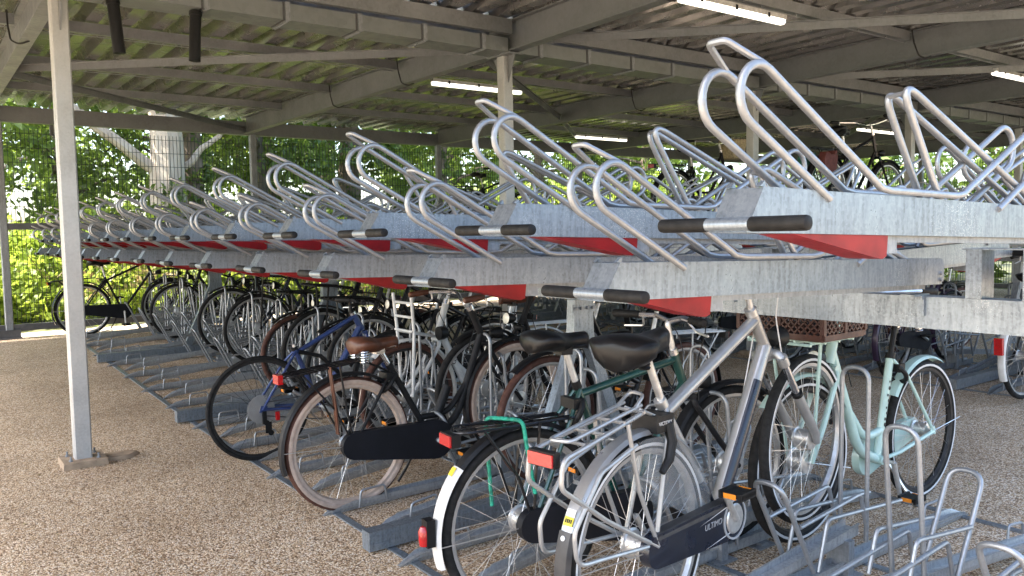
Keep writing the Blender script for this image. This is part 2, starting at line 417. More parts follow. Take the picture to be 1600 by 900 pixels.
# box gutter in the valley
def gutter():
    mb = MB(); a, b_, z0, z1, th = -.13, .125, 2.93, 3.045, .003
    mb.box(.055, VS - .055, a, b_, z0, z0 + th); mb.box(.055, VS - .055, a, a + th, z0 + th, z1); mb.box(.055, VS - .055, b_ - th, b_, z0 + th, z1)
    return mb
gm_ = gutter().mesh('gutter', False)
gb = MB().box(-.018, .018, -.137, -.1335, 2.925, 3.055).box(-.018, .018, -.137, .13, 2.921, 2.9265).box(-.004, .004, -.133, .127, 2.914, 2.921).mesh('gutter_bracket', False)
gj = MB().box(-.006, .006, -.1335, -.1305, 2.928, 3.05).box(-.006, .006, -.13, .12, 2.926, 2.929).mesh('joint', False)
for v_ in COLV[:-1]:
    g = spart('gutter', gm_, 'sheet_gutter', (v_, UG, 0))
    for i in range(6):
        obj('gutter_bracket', gb, 'zinc_old', g, (.30 + i * .555, 0, 0), smooth=False)
        obj('joint', gj, 'rail_dark', g, (.27 + i * .555, 0, 0), smooth=False)
# trapezoidal sheets, ribs along u
def roof_sheet(u0, u1):
    prof = []
    for i in range(4):
        x = i * .25; prof += [(x, 0), (x + .105, 0), (x + .135, .085), (x + .215, .085)]
    prof.append((1.0, 0)); k = len(prof); mb = MB(); nseg = 6; vs = []
    for s in range(nseg + 1):
        u = u0 + (u1 - u0) * s / nseg
        for x, z in prof: vs.append((x, u, zr(u) + RH + .005 + z))
    mb.add(vs, [(s * k + i, s * k + i + 1, (s + 1) * k + i + 1, (s + 1) * k + i) for s in range(nseg) for i in range(k - 1)])
    return mb
rs1 = roof_sheet(UN - .15, UG - .07).mesh('roof_sheet', False); rs2 = roof_sheet(UG + .07, UF + .35).mesh('roof_sheet', False)
for i in range(21):
    for me in (rs1, rs2): spart('roof_sheet', me, 'sheet', (-2.75 + i * 1.0, 0, 0))
cover_obj = spart('daylight_cover', MB().box(-2.75, 17.8, UG - .2, UG + .2, 3.287, 3.290), 'sheet')  # added sheet that keeps daylight out of the roof gap over the gutter
# wind braces under the roof
for a, b_ in (((.84, 9.0), (4.17, 6.05)), ((4.24, 5.6), (7.53, 2.35)), ((.84, 9.2), (4.15, 12.3)), ((4.24, 6.2), (7.53, 9.0)), ((7.62, 5.6), (10.9, 2.4)), ((7.62, 9.1), (10.9, 12.2)), ((10.98, 6.0), (14.2, 8.8))):
    mb = MB().bar((a[0], a[1], 3.03), (b_[0], b_[1], 3.03), .006, .062); mb.bar((a[0], a[1], 3.0645), (b_[0], b_[1], 3.0645), .06, .006)
    spart('wind_brace', mb, 'steel_purlin')
# short raking struts
for a, b_ in (((4.2, 5.80, 2.70), (4.98, 6.9, 2.97)), ((7.57, 6.1, 2.7), (7.57, 5.85, 2.95))):
    pass

# pipes that hang from the gutter
for (v_, dx, nm) in ((1.11, .025, 'nearer the aisle post'), (1.615, -.02, 'further from the aisle post')):
    mb = MB().tube([(0, 0, 0), (dx, 0, -.33)], .037, 14); mb.tube([(0, 0, -.005), (dx * .1, 0, -.03)], .042, 14)
    tag(obj('drain_pipe', mb, 'plastic_black', loc=(v_, UG - .05, 2.922)), 'short black pipe hanging from the gutter, ' + nm, 'pipe', 'black pipes under the gutter')

# strip lights
def strip(v_, u_, label, ln=1.18):
    r = tag(empty('strip_light', (v_, u_, 3.045)), label, 'light', 'strip lights under the roof')
    obj('housing', MB().prism([(0, 0), (ln, 0), (ln, -.035), (0, -.035)], -.032, .032), 'alloy', r, smooth=False)
    mb = MB(); prof = [(-.028, -.035), (-.030, -.055), (-.018, -.070), (.018, -.070), (.030, -.055), (.028, -.035)]
    k = len(prof); vs = [(x, p[0], p[1]) for x in (.012, ln - .012) for p in prof]
    mb.add(vs, [tuple(range(k)), tuple(range(2 * k - 1, k - 1, -1))] + [(i, (i + 1) % k, (i + 1) % k + k, i + k) for i in range(k)])
    obj('diffuser', mb, 'tube_lit', r, smooth=False)
    for i in range(3): obj('clip', MB().box(-.012, .012, -.034, .034, -.046, -.01), 'plastic_black', r, (.2 + i * .38, 0, 0), smooth=False)
strip(4.35, 3.9, 'lit strip light high over the upper hoops near the top edge')
strip(4.50, 7.46, 'lit strip light partly behind the middle post')
strip(9.06, 10.42, 'small far lit strip light above the distant hedge')
strip(9.28, 3.97, 'lit strip light cut by the right edge of the picture')
strip(-.55, 7.28, 'lit strip light cut by the left edge beside the aisle post')
strip(12.6, 7.46, 'thin lit strip light deep in the shelter behind crossing tubes')

# loops of cable at the rafters
for i, (v_, u_) in enumerate(((.75, 7.4), (4.14, 7.44), (4.14, 9.1), (4.14, 3.88), (7.52, 3.9), (7.52, 7.5), (7.52, 10.4))):
    p = fillet([(0, .0, .14), (0, -.02, .02), (.01, -.06, -.10), (.06, -.11, -.135), (.13, -.11, -.10)], .05, 5)
    o = obj('cable', MB().tube(p, .007, 6), 'cable_black', shelter); o.location = Vector((v_ - .055, u_, 3.05)) - Vector((V0, UG, 0))

# ------------------------------------------------------------------ mesh fences
def fence(name, length, npost, label, loc, rot, z0):
    r = tag(empty(name, loc, rot), label, 'fence')
    sp = length / npost
    pmesh = column_mesh(2.97 - z0, .09).mesh('post', False)
    for i in range(npost + 1): obj('post', pmesh, 'zinc_old', r, (i * sp, -.02, 0), smooth=False)
    foot = MB().box(-.13, .13, -.1, .1, 0, .02).box(-.12, .12, -.06, -.03, .02, .12).mesh('post_foot', False)
    for i in range(npost + 1): obj('post_foot', foot, 'rail_dark', r, (i * sp, -.02, 0), smooth=False)
    for i in range(npost):
        for nm, za, zb in (('bottom_rail', .10, .185), ('middle_rail', 1.42 - .0, 1.505)):
            obj(nm, MB().box(i * sp + .048, (i + 1) * sp - .048, -.05, .02, za, zb), 'rail_dark', r, smooth=False)
        mb = MB(); w_ = .0033; x0 = i * sp + .05
        nx = int((sp - .1) / .05)
        for k in range(nx + 1): mb.box(x0 + k * .05 - w_, x0 + k * .05 + w_, .028, .028 + 2 * w_, .19, 2.74)
        for k in range(15): mb.box(x0, x0 + nx * .05, .028 - 2 * w_, .028, .2 + k * .1905 - w_, .2 + k * .1905 + w_)
        tag(obj('wire_panel', mb, 'wire_green', r, smooth=False), kind='stuff')
    obj('lamp_hook', MB().box(3.9 - .02, 3.9 + .02, -.02, .02, 2.66, 2.80), 'rail_dark', r, smooth=False) if name == 'mesh_fence' else None
    return r
fence('mesh_fence', 3.29 * 7, 7, 'long welded wire mesh fence with grey posts closing the far end', (.985 - 3.29, 12.40, .155), (0, 0, 0), .155)
fence('wire_fence', 3.2 * 4, 4, 'grey wire mesh fence along the distant side of the shelter', (17.9, 12.3, 0.0), (0, 0, -PI / 2), 0.0)

# ------------------------------------------------------------------ double-deck racks
VC, VH, U1, PITCH, NSLOT = 2.84, 1.295, 1.03, .4, 28
ZH, ZL, TILT = 1.42, 1.265, .027
def hair(y, sh=0.0):
    """bent tube on one side of an upper tray: hairpin, rail on the tray, hairpin"""
    def half():
        d = Vector((-.895, .446)); n_ = Vector((.446, .895)); p1 = Vector((-.005, .19)); c = p1 + n_ * .06
        pts = [Vector((.262, .056))]
        for i in range(13):
            a = PI * i / 12; pts.append(c - n_ * .06 * math.cos(a) + d * .06 * math.sin(a))
        return pts
    a = half(); rail = [(.43, .105), (.461, .0885), (.50, .0835)]
    left = [(p[0], p[1]) for p in a] + rail; mid = .655
    right = [(2 * mid - x, z) for x, z in reversed(left)]
    return [(x, y, z) for x, z in left + right]
def midhoop(y, sh):
    return fillet([(.755 + sh, y, .07), (.545 + sh, y, .345), (1.36 + sh, y, .066)], .03, 9)
def tray_meshes(high):
    M_ = {}
    mb = MB()
    for s in (-1, 1):
        ya, yb = (.042, .045) if s > 0 else (-.045, -.042)
        mb.prism([(-.012, -.018), (1.575, -.018), (1.595, -.0), (1.595, .052), (1.575, .072), (.04, .072)], ya, yb)
        mb.box(.05, 1.59, (.030 if s > 0 else -.042), (.042 if s > 0 else -.030), .069, .0719)
    mb.box(.0, 1.59, -.042, .042, -.018, -.0145)
    mb.prism([(-.0125, -.0178), (-.0085, -.0178), (.0435, .0705), (.0395, .0705)], -.0418, .0418)
    for s in (-1, 1): mb.prism([(.032, .0722), (.05, .0722), (.047, .084)], s * .036 - .006, s * .036 + .006)
    M_['channel'] = (mb, 'zinc', False)
    M_['handle'] = (MB().tube([(-.008, -.06, -.002), (-.008, .06, -.002)], .0132, 14), 'zinc', True)
    for s in (-1, 1):
        g = MB().lathe([(.0, 0), (.0125, 0), (.0145, .004), (.0145, .120), (.0135, .1245), (.009, .127), (.0, .127)] if s > 0 else [(.0, 0), (.0125, 0), (.0145, -.004), (.0145, -.120), (.0135, -.1245), (.009, -.127), (.0, -.127)], (-.008, s * .051, -.002), 'y', 16)
        M_['grip%d' % s] = (g, 'grip_rubber', True)
    for s in (-1, 1): M_['wheel_hoop%d' % s] = (MB().tube(hair(s * .0455), .0088, 10), 'zinc_tube', True)
    for s, sh in ((-1, 0), (1, .045)): M_['tall_hoop%d' % s] = (MB().tube(midhoop(s * .034, sh), .0088, 10), 'zinc_tube', True)
    M_['nose_loop'] = (MB().tube(fillet([(.035, -.0455, .305), (-.052, -.02, .343), (-.052, .02, .343), (.035, .0455, .305)], .014, 5), .0068, 8), 'zinc_tube', True)
    M_['cross_bar'] = (MB().tube([(.598, -.034, .318), (.625, .034, .318)], .006, 8), 'zinc_tube', True)
    x0, x1 = (.14, .505) if high else (.085, .372)
    mb = MB().prism([(x0, -.0185), (x1, -.0185), (x1 - .004, -.066), (x1 - .022, -.072), (x1 - .05, -.069)], -.041, .041)
    M_['red_guard'] = (mb, 'red_plastic', False)
    mb = MB()
    for x, z in ((1.572, .02), (1.572, -.002)): mb.tube([(x, -.0445, z), (x, -.052, z)], .0075, 6)
    M_['end_bolt'] = (mb, 'zinc_old', True)
    M_['slide'] = (MB().box(x1 + .005, x1 + .06, -.03, .03, -.06, -.0185).box(x1 + .06, 1.5, -.028, .028, -.034, -.0185), 'zinc_old', False)
    return M_
def tray_proto(high):
    r = empty('upper_bike_tray'); out = {}
    for k, (mb, mt, sm) in tray_meshes(high).items():
        nm = k.rstrip('-1') if k[-1] == '1' else k
        q = obj(nm, mb, mt, r, smooth=sm)
        if nm == 'end_bolt': q['kind'] = 'stuff'
    return r
def tray_joined(high):
    """far trays: one mesh, too small to show their parts"""
    mb = MB(); mats = []; idx = []
    for k, (m_, mt, sm) in tray_meshes(high).items():
        if k in ('nose_loop',): pass
        if mt not in mats: mats.append(mt)
        n0 = len(mb.f); mb.add(m_.v, m_.f); idx += [mats.index(mt)] * (len(mb.f) - n0)
    me = mb.mesh('upper_bike_tray')
    for mt in mats: me.materials.append(MATS[mt])
    me.polygons.foreach_set('material_index', idx); return me
PH, PL = tray_proto(True), tray_proto(False)
used = {id(PH): False, id(PL): False}
def place(proto, loc, rot):
    if not used.get(id(proto)): used[id(proto)] = True; o = proto
    else: o = copy_tree(proto)
    j = random.uniform
    o.location = (loc[0] + j(-.008, .008), loc[1] + j(-.005, .005), loc[2]); o.rotation_euler = (rot[0] + j(-.008, .008), rot[1] + j(-.004, .004), rot[2] + j(-.009, .009)); return o

def slot_meshes(high):
    tan = .11 if high else .012; M_ = {}; Lc = 1.46; X0 = .08 if high else 0.0
    def sh(mb):
        mb.v = [(x, y, z + max(0, x - X0) * tan) for x, y, z in mb.v]; return mb
    mb = MB(); wd, hh = .030, .046
    for s in (-1, 1):
        ya, yb = (wd - .003, wd) if s > 0 else (-wd, -wd + .003)
        # side wall, drawn in to the pointed tip
        n0 = len(mb.v)
        mb.prism([(X0, .0), (Lc, 0), (Lc, hh), (X0 + .15, hh), (X0 + .10, hh * .86)], ya, yb)
        mb.v[n0:] = [((x, y * .35, z) if x < X0 + .01 else (x, y, z)) for x, y, z in mb.v[n0:]]
        mb.box(X0 + .15, Lc, *((wd - .003, wd + .006) if s > 0 else (-wd - .006, -wd + .003)), hh, hh + .003)
    n0 = len(mb.v)
    mb.prism([(X0 + .005, .002), (Lc, .002), (Lc, hh * .55), (X0 + .15, hh * .55), (X0 + .10, hh * .5)], -wd + .0035, wd - .0035)
    mb.v[n0:] = [((x, y * .35, z) if x < X0 + .01 else (x, y, z)) for x, y, z in mb.v[n0:]]
    M_['channel'] = (sh(mb), 'zinc_floor', False)
    st = MB().tube(fillet([(X0 + .19, -.036, .012), (X0 + .20, -.039, .100), (X0 + .335, -.039, .102), (X0 + .35, -.036, .02)], .02, 4), .006, 8)
    M_['staple'] = (sh(st), 'zinc_tube', True)
    if high:
        tall = [(1.47, -.058, .13), (1.47, -.058, .84), (1.47, .058, .84), (1.47, .058, .13)]
        low = [(1.10, -.062, .10), (.89, -.062, .475), (.89, .062, .475), (1.10, .062, .10)]
        gb_ = [(1.0, .30), (1.40, .345), (1.45, .20)]
    else:
        tall = [(1.18, -.058, .06), (1.10, -.058, .72), (1.10, .058, .72), (1.18, .058, .06)]
        low = [(.86, -.062, .06), (.68, -.062, .43), (.68, .062, .43), (.86, .062, .06)]
        gb_ = [(.76, .25), (1.30, .29), (1.36, .10)]
    M_['tall_loop'] = (MB().tube(fillet(tall, .056, 6), .0095, 10), 'zinc_tube', True)
    M_['low_loop'] = (MB().tube(fillet(low, .06, 6), .0102, 10), 'zinc_tube', True)
    for s in (-1, 1): M_['guide_bar%d' % s] = (MB().tube(fillet([(x, s * .07, z) for x, z in gb_], .03, 5), .0085, 8), 'zinc_tube', True)
    zb = (Lc - X0) * tan - .004
    M_['foot'] = (MB().box(Lc - .1, Lc - .06, -.05, .05, .004, zb + .002).box(Lc - .14, Lc - .02, -.07, .07, .0, .006), 'zinc_old', False)
    return M_
def slot_proto(high):
    r = empty('wheel_holder')
    for k, (mb, mt, sm) in slot_meshes(high).items():
        nm = k.rstrip('-1') if k[-1] == '1' else k
        obj(nm, mb, mt, r, smooth=sm)
    return r
def slot_joined(high, mat_over=None):
    mb = MB(); mats = []; idx = []
    for k, (m_, mt, sm) in slot_meshes(high).items():
        mt = mat_over or mt
        if mt not in mats: mats.append(mt)
        n0 = len(mb.f); mb.add(m_.v, m_.f); idx += [mats.index(mt)] * (len(mb.f) - n0)
    me = mb.mesh('wheel_holder')
    for mt in mats: me.materials.append(MATS[mt])
    me.polygons.foreach_set('material_index', idx); return me
SH, SL = slot_proto(True), slot_proto(False)

STRIP = []; TRAY_SKIP_BACK = set(); SLOT_SKIP_BACK = set()
for k in range(NSLOT):
    u = U1 + PITCH * k; hi = k % 2 == 0; o_ = ORD[k // 2]
    t_ = place(PH if hi else PL, (VH, u, ZH if hi else ZL), (0, TILT, 0))
    if k < 2: t_.rotation_euler = (0, TILT, 0); t_.location = (VH, u, ZH if hi else ZL)
    tag(t_, f"{'raised' if hi else 'lower-set'} upper tray, {o_} of its kind from the camera in the aisle-side row", 'bike tray', 'upper trays facing the aisle')
    s_ = place(SH if hi else SL, (1.6, u, gz(u)), (0, 0, 0))
    if k == 1: S1 = s_
    tag(s_, f"{'rising' if hi else 'flat'} floor wheel holder, {o_} of its kind from the camera in the aisle-side row", 'wheel holder', 'floor wheel holders facing the aisle')
    # the other side of the same rack: high and low swapped
    if k not in TRAY_SKIP_BACK:
        t2 = place(PL if hi else PH, (2 * VC - VH, u, ZL if hi else ZH), (0, TILT, PI))
        tag(t2, f"{'lower-set' if hi else 'raised'} upper tray, {o_} of its kind from the camera in the row behind", 'bike tray', 'upper trays facing away')
    if k not in SLOT_SKIP_BACK:
        s2 = place(SL if hi else SH, (2 * VC - 1.6, u, gz(u)), (0, 0, PI))
        if k <= 4: STRIP.append(s2)
        tag(s2, f"{'flat' if hi else 'rising'} floor wheel holder, {o_} of its kind from the camera in the row behind", 'wheel holder', 'floor wheel holders facing away')

for q in list(S1.children):
    if q.name.startswith('low_loop'): bpy.data.objects.remove(q)
for q in list(STRIP[2].children):
    if q.name.startswith('low_loop'): bpy.data.objects.remove(q)
for s2 in STRIP:
    for ch in list(s2.children):
        if ch.name.startswith('tall_loop'): bpy.data.objects.remove(ch)

def rack_frame(dv, label, us, mat='zinc', det=True):
    r = tag(empty('rack_frame', (VC + dv, 0, 0)), label, 'rack frame')
    ua, ub = .2, 12.2
    obj('beam', MB().box(-.045, .045, ua, ub, 1.055, 1.165), mat, r, smooth=False)
    for u in us:
        z = gz(u)
        f = MB().box(-1.28, 1.28, -.036, .036, z + .012, z + .098)
        for s in (-1, 1):
            f.box(-1.279, 1.279, s * .0362 - .002, s * .0362 + .002, z + .03, z + .045); f.box(-1.279, 1.279, s * .0362 - .002, s * .0362 + .002, z + .065, z + .08)
        obj('foot_rail', f, mat, r, (0, u, 0), smooth=False)
        h = MB().prism([(-.075, .80), (.075, .80), (.062, 1.054), (-.062, 1.054)], -.03, .03)
        h.box(-.08, .08, -.034, -.031, .985, 1.03)
        obj('post_head', h, mat, r, (0, u, 0), smooth=False)
        for s in (-1, 1):
            lg = MB(); a = Vector((s * .34, 0, z + .1)); b_ = Vector((s * .045, 0, .86)); d = .042
            lg.add([(a.x - d, -.026, a.z), (a.x + d, -.026, a.z), (a.x + d, .026, a.z), (a.x - d, .026, a.z), (b_.x - d * .7, -.026, b_.z), (b_.x + d * .7, -.026, b_.z), (b_.x + d * .7, .026, b_.z), (b_.x - d * .7, .026, b_.z)],
                   [(0, 3, 2, 1), (4, 5, 6, 7), (0, 1, 5, 4), (1, 2, 6, 5), (2, 3, 7, 6), (3, 0, 4, 7)])
            obj('leg', lg, mat, r, (0, u, 0), smooth=False)
        if det:
            for s in (-1, 1):
                bt = MB()
                for yy in (-.018, .018): bt.tube([(s * .04 + yy, -.031, 1.008), (s * .04 + yy, -.046, 1.008)], .009, 8)
                tag(obj('bolt', bt, 'zinc_old', r, (0, u, 0)), kind='stuff')
    for x in (-1.17, -.2, .3, 1.17):
        pts = [ua + .6, 6.2, 12.1]
        mb = MB()
        for p, q in zip(pts, pts[1:]):
            mb.add([(x - .018, p, gz(p) + .001), (x + .018, p, gz(p) + .001), (x + .018, q, gz(q) + .001), (x - .018, q, gz(q) + .001), (x - .018, p, gz(p) + .009), (x + .018, p, gz(p) + .009), (x + .018, q, gz(q) + .009), (x - .018, q, gz(q) + .009)],
                   [(0, 3, 2, 1), (4, 5, 6, 7), (0, 1, 5, 4), (1, 2, 6, 5), (2, 3, 7, 6), (3, 0, 4, 7)])
        obj('floor_strip', mb, mat, r, smooth=False)
    if det:
        for k in range(NSLOT):
            u = U1 + PITCH * k; hi = k % 2 == 0
            for sd in (-1, 1):
                high = hi if sd < 0 else not hi
                zt = (ZH if high else ZL) - .05 - TILT * 1.5
                if high:
                    if sd < 0:
                        for du, wd in ((.045, .045), (.215, .05)):
                            obj('riser', MB().box(-.045, .045, du - wd / 2, du + wd / 2, 1.166, zt - .004), mat, r, (0, u, 0), smooth=False)
                        obj('riser_plate', MB().box(-.05, .05, -.05, .25, zt - .0035, zt + .001), mat, r, (0, u, 0), smooth=False)
                else:
                    obj('saddle_block', MB().box(sd * .035 - .05, sd * .035 + .05, -.025, .025, 1.166, zt - .001), mat, r, (sd * .02, u + .002, 0), smooth=False)
                    obj('hook', MB().box(-.006, .006, -.012, .012, 1.10, 1.155).box(-.018, .006, -.012, .012, 1.156, 1.168), mat, r, (-.0515, u + .012 + .03 * sd, 0), smooth=False) if sd < 0 else None
    return r
rack_frame(0, 'galvanised double-deck rack frame with splayed legs in front', [.05, 3.25, 6.47, 9.69])
# second rack across the next aisle
DV2 = 5.5
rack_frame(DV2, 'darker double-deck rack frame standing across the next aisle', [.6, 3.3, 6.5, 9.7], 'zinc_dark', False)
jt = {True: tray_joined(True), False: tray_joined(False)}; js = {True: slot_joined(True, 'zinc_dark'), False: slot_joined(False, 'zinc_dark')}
RACK2 = range(3, 26)
for k in RACK2:
    u = U1 + PITCH * k; hi = k % 2 == 0; o_ = ORD[k // 2]
    for sd in (0, 1):
        high = hi if sd == 0 else not hi
        x = (VH if sd == 0 else 2 * VC - VH) + DV2; xs = (1.6 if sd == 0 else 2 * VC - 1.6) + DV2
        o = bpy.data.objects.new('upper_bike_tray', jt[high]); COL.objects.link(o); o.location = (x, u, ZH if high else ZL); o.rotation_euler = (0, TILT, PI * sd)
        tag(o, f"{'raised' if high else 'lower-set'} upper tray, {o_} of its kind on the {'near' if sd == 0 else 'far'} side of the rack across", 'bike tray', 'upper trays of the rack across')
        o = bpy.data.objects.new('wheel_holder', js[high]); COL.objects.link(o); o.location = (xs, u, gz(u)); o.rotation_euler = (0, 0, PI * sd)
        tag(o, f"dark {'rising' if high else 'flat'} floor wheel holder, {o_} of its kind on the {'near' if sd == 0 else 'far'} side across", 'wheel holder', 'floor wheel holders of the rack across')

# ------------------------------------------------------------------ bicycles
WCACHE = {}
def wheel_part(parent, c, Rw, rt, tyre, rim, nsp=28, hub='plain', spoke='spoke_steel', stripe=None, fine=True, turn=0.0, tread=None):
    key = (Rw, rt, tyre, rim, nsp, hub, spoke, stripe, fine, tread)
    if key not in WCACHE:
        ns = 56 if fine else 32; d = {}
        k = 10 if fine else 8
        d['tyre'] = (MB().lathe([(Rw - rt + rt * math.cos(2 * PI * i / k), rt * 1.02 * math.sin(2 * PI * i / k)) for i in range(k)], axis='y', n=ns, closed_prof=True).mesh('tyre', True, 60), tyre)
        ri = Rw - 2 * rt; w_ = rt * .72
        d['rim'] = (MB().lathe([(ri + .010, -w_), (ri + .010, w_), (ri - .006, w_ * .9), (ri - .014, 0), (ri - .006, -w_ * .9)], axis='y', n=ns, closed_prof=True).mesh('wheel'), rim)
        hr = {'plain': .018, 'drum': .043, 'dynamo': .036, 'gear': .034, 'cassette': .02}[hub]
        hb = MB().lathe([(.005, -.058), (.008, -.05), (.008, -.042), (hr + .008, -.036), (hr + .008, -.031), (hr, -.027), (hr, .027), (hr + .008, .031), (hr + .008, .036), (.008, .042), (.008, .05), (.005, .058)], axis='y', n=16)
        d['hub'] = (hb.mesh('hub'), 'alloy')
        sp = MB()
        for i in range(nsp):
            a = 2 * PI * i / nsp; s = 1 if i % 2 else -1; da = (1 if (i // 2) % 2 else -1) * 1.05
            p = (( hr + .006) * math.cos(a + da), s * .034, (hr + .006) * math.sin(a + da)); q = (ri * math.cos(a), s * .004, ri * math.sin(a))
            sp.tube([p, q], .0011 if fine else .0013, 3, caps=False)
        d['spokes'] = (sp.mesh('spokes', False), spoke)
        if stripe:
            mb = MB()
            for s in (-1, 1): mb.lathe([(Rw - rt * 1.25, s * rt * .98), (Rw - rt * 1.0, s * rt * 1.045), (Rw - rt * .78, s * rt * 1.01), (Rw - rt * 1.0, s * rt * .9)], axis='y', n=ns, closed_prof=True)
            d['reflective_band'] = (mb.mesh('reflective_band'), stripe)
        if tread:
            pr = [(Rw - rt + rt * 1.05 * math.cos(R(a)), rt * 1.07 * math.sin(R(a))) for a in (-62, -40, -15, 15, 40, 62)]
            d['tread'] = (MB().lathe(pr + [(Rw - rt, .3 * rt), (Rw - rt, -.3 * rt)], axis='y', n=ns, closed_prof=True).mesh('tread', True, 60), tread)
        WCACHE[key] = d
    d = WCACHE[key]
    w_ = obj('wheel', d['rim'][0], d['rim'][1], parent, (c[0], 0, c[1]), (0, turn, 0))
    for nm in ('tyre', 'spokes', 'hub', 'reflective_band', 'tread'):
        if nm in d:
            o = obj(nm, d[nm][0], d[nm][1], w_)
            if nm == 'spokes': o['kind'] = 'stuff'
    return w_
def saddle_mesh(kind='city'):
    ln, wr, hh = {'city': (.27, .105, .055), 'wide': (.285, .125, .085), 'slim': (.27, .072, .04), 'leather': (.27, .11, .06)}[kind]
    secs = [(0, .35, -.01), (.03, .75, 0), (.12, 1, .012), (.28, 1, .010), (.42, .75, .0), (.55, .48, -.006), (.7, .31, -.006), (.85, .25, -.004), (.95, .22, -.004), (1, .10, -.012)]
    mb = MB(); n_ = 12; vs = []
    for t_, w_, dz in secs:
        for i in range(n_):
            a = 2 * PI * i / n_; y = math.cos(a) * wr * w_; zz = math.sin(a)
            z = dz + (zz * .018 if zz > 0 else zz * hh * (.6 + .4 * w_)) + (.008 * (1 - abs(math.cos(a))) if zz > 0 else 0)
            vs.append((-ln * .55 + ln * t_, y, z))
    fs = [(s * n_ + i, s * n_ + (i + 1) % n_, (s + 1) * n_ + (i + 1) % n_, (s + 1) * n_ + i) for s in range(len(secs) - 1) for i in range(n_)]
    fs += [tuple(range(n_ - 1, -1, -1)), tuple((len(secs) - 1) * n_ + i for i in range(n_))]
    mb.add(vs, fs); return mb.mesh('saddle', True, 70)
SADDLE = {k: saddle_mesh(k) for k in ('city', 'wide', 'slim', 'leather')}
def helix(c, r, h, turns, n=9):
    return [(c[0] + r * math.cos(2 * PI * i / n), c[1] + r * math.sin(2 * PI * i / n), c[2] + h * i / (n * turns)) for i in range(n * turns + 1)]
def lerp(a, b_, t_): return (a[0] + (b_[0] - a[0]) * t_, a[1] + (b_[1] - a[1]) * t_)
def P3(p, y=0): return (p[0], y, p[1])

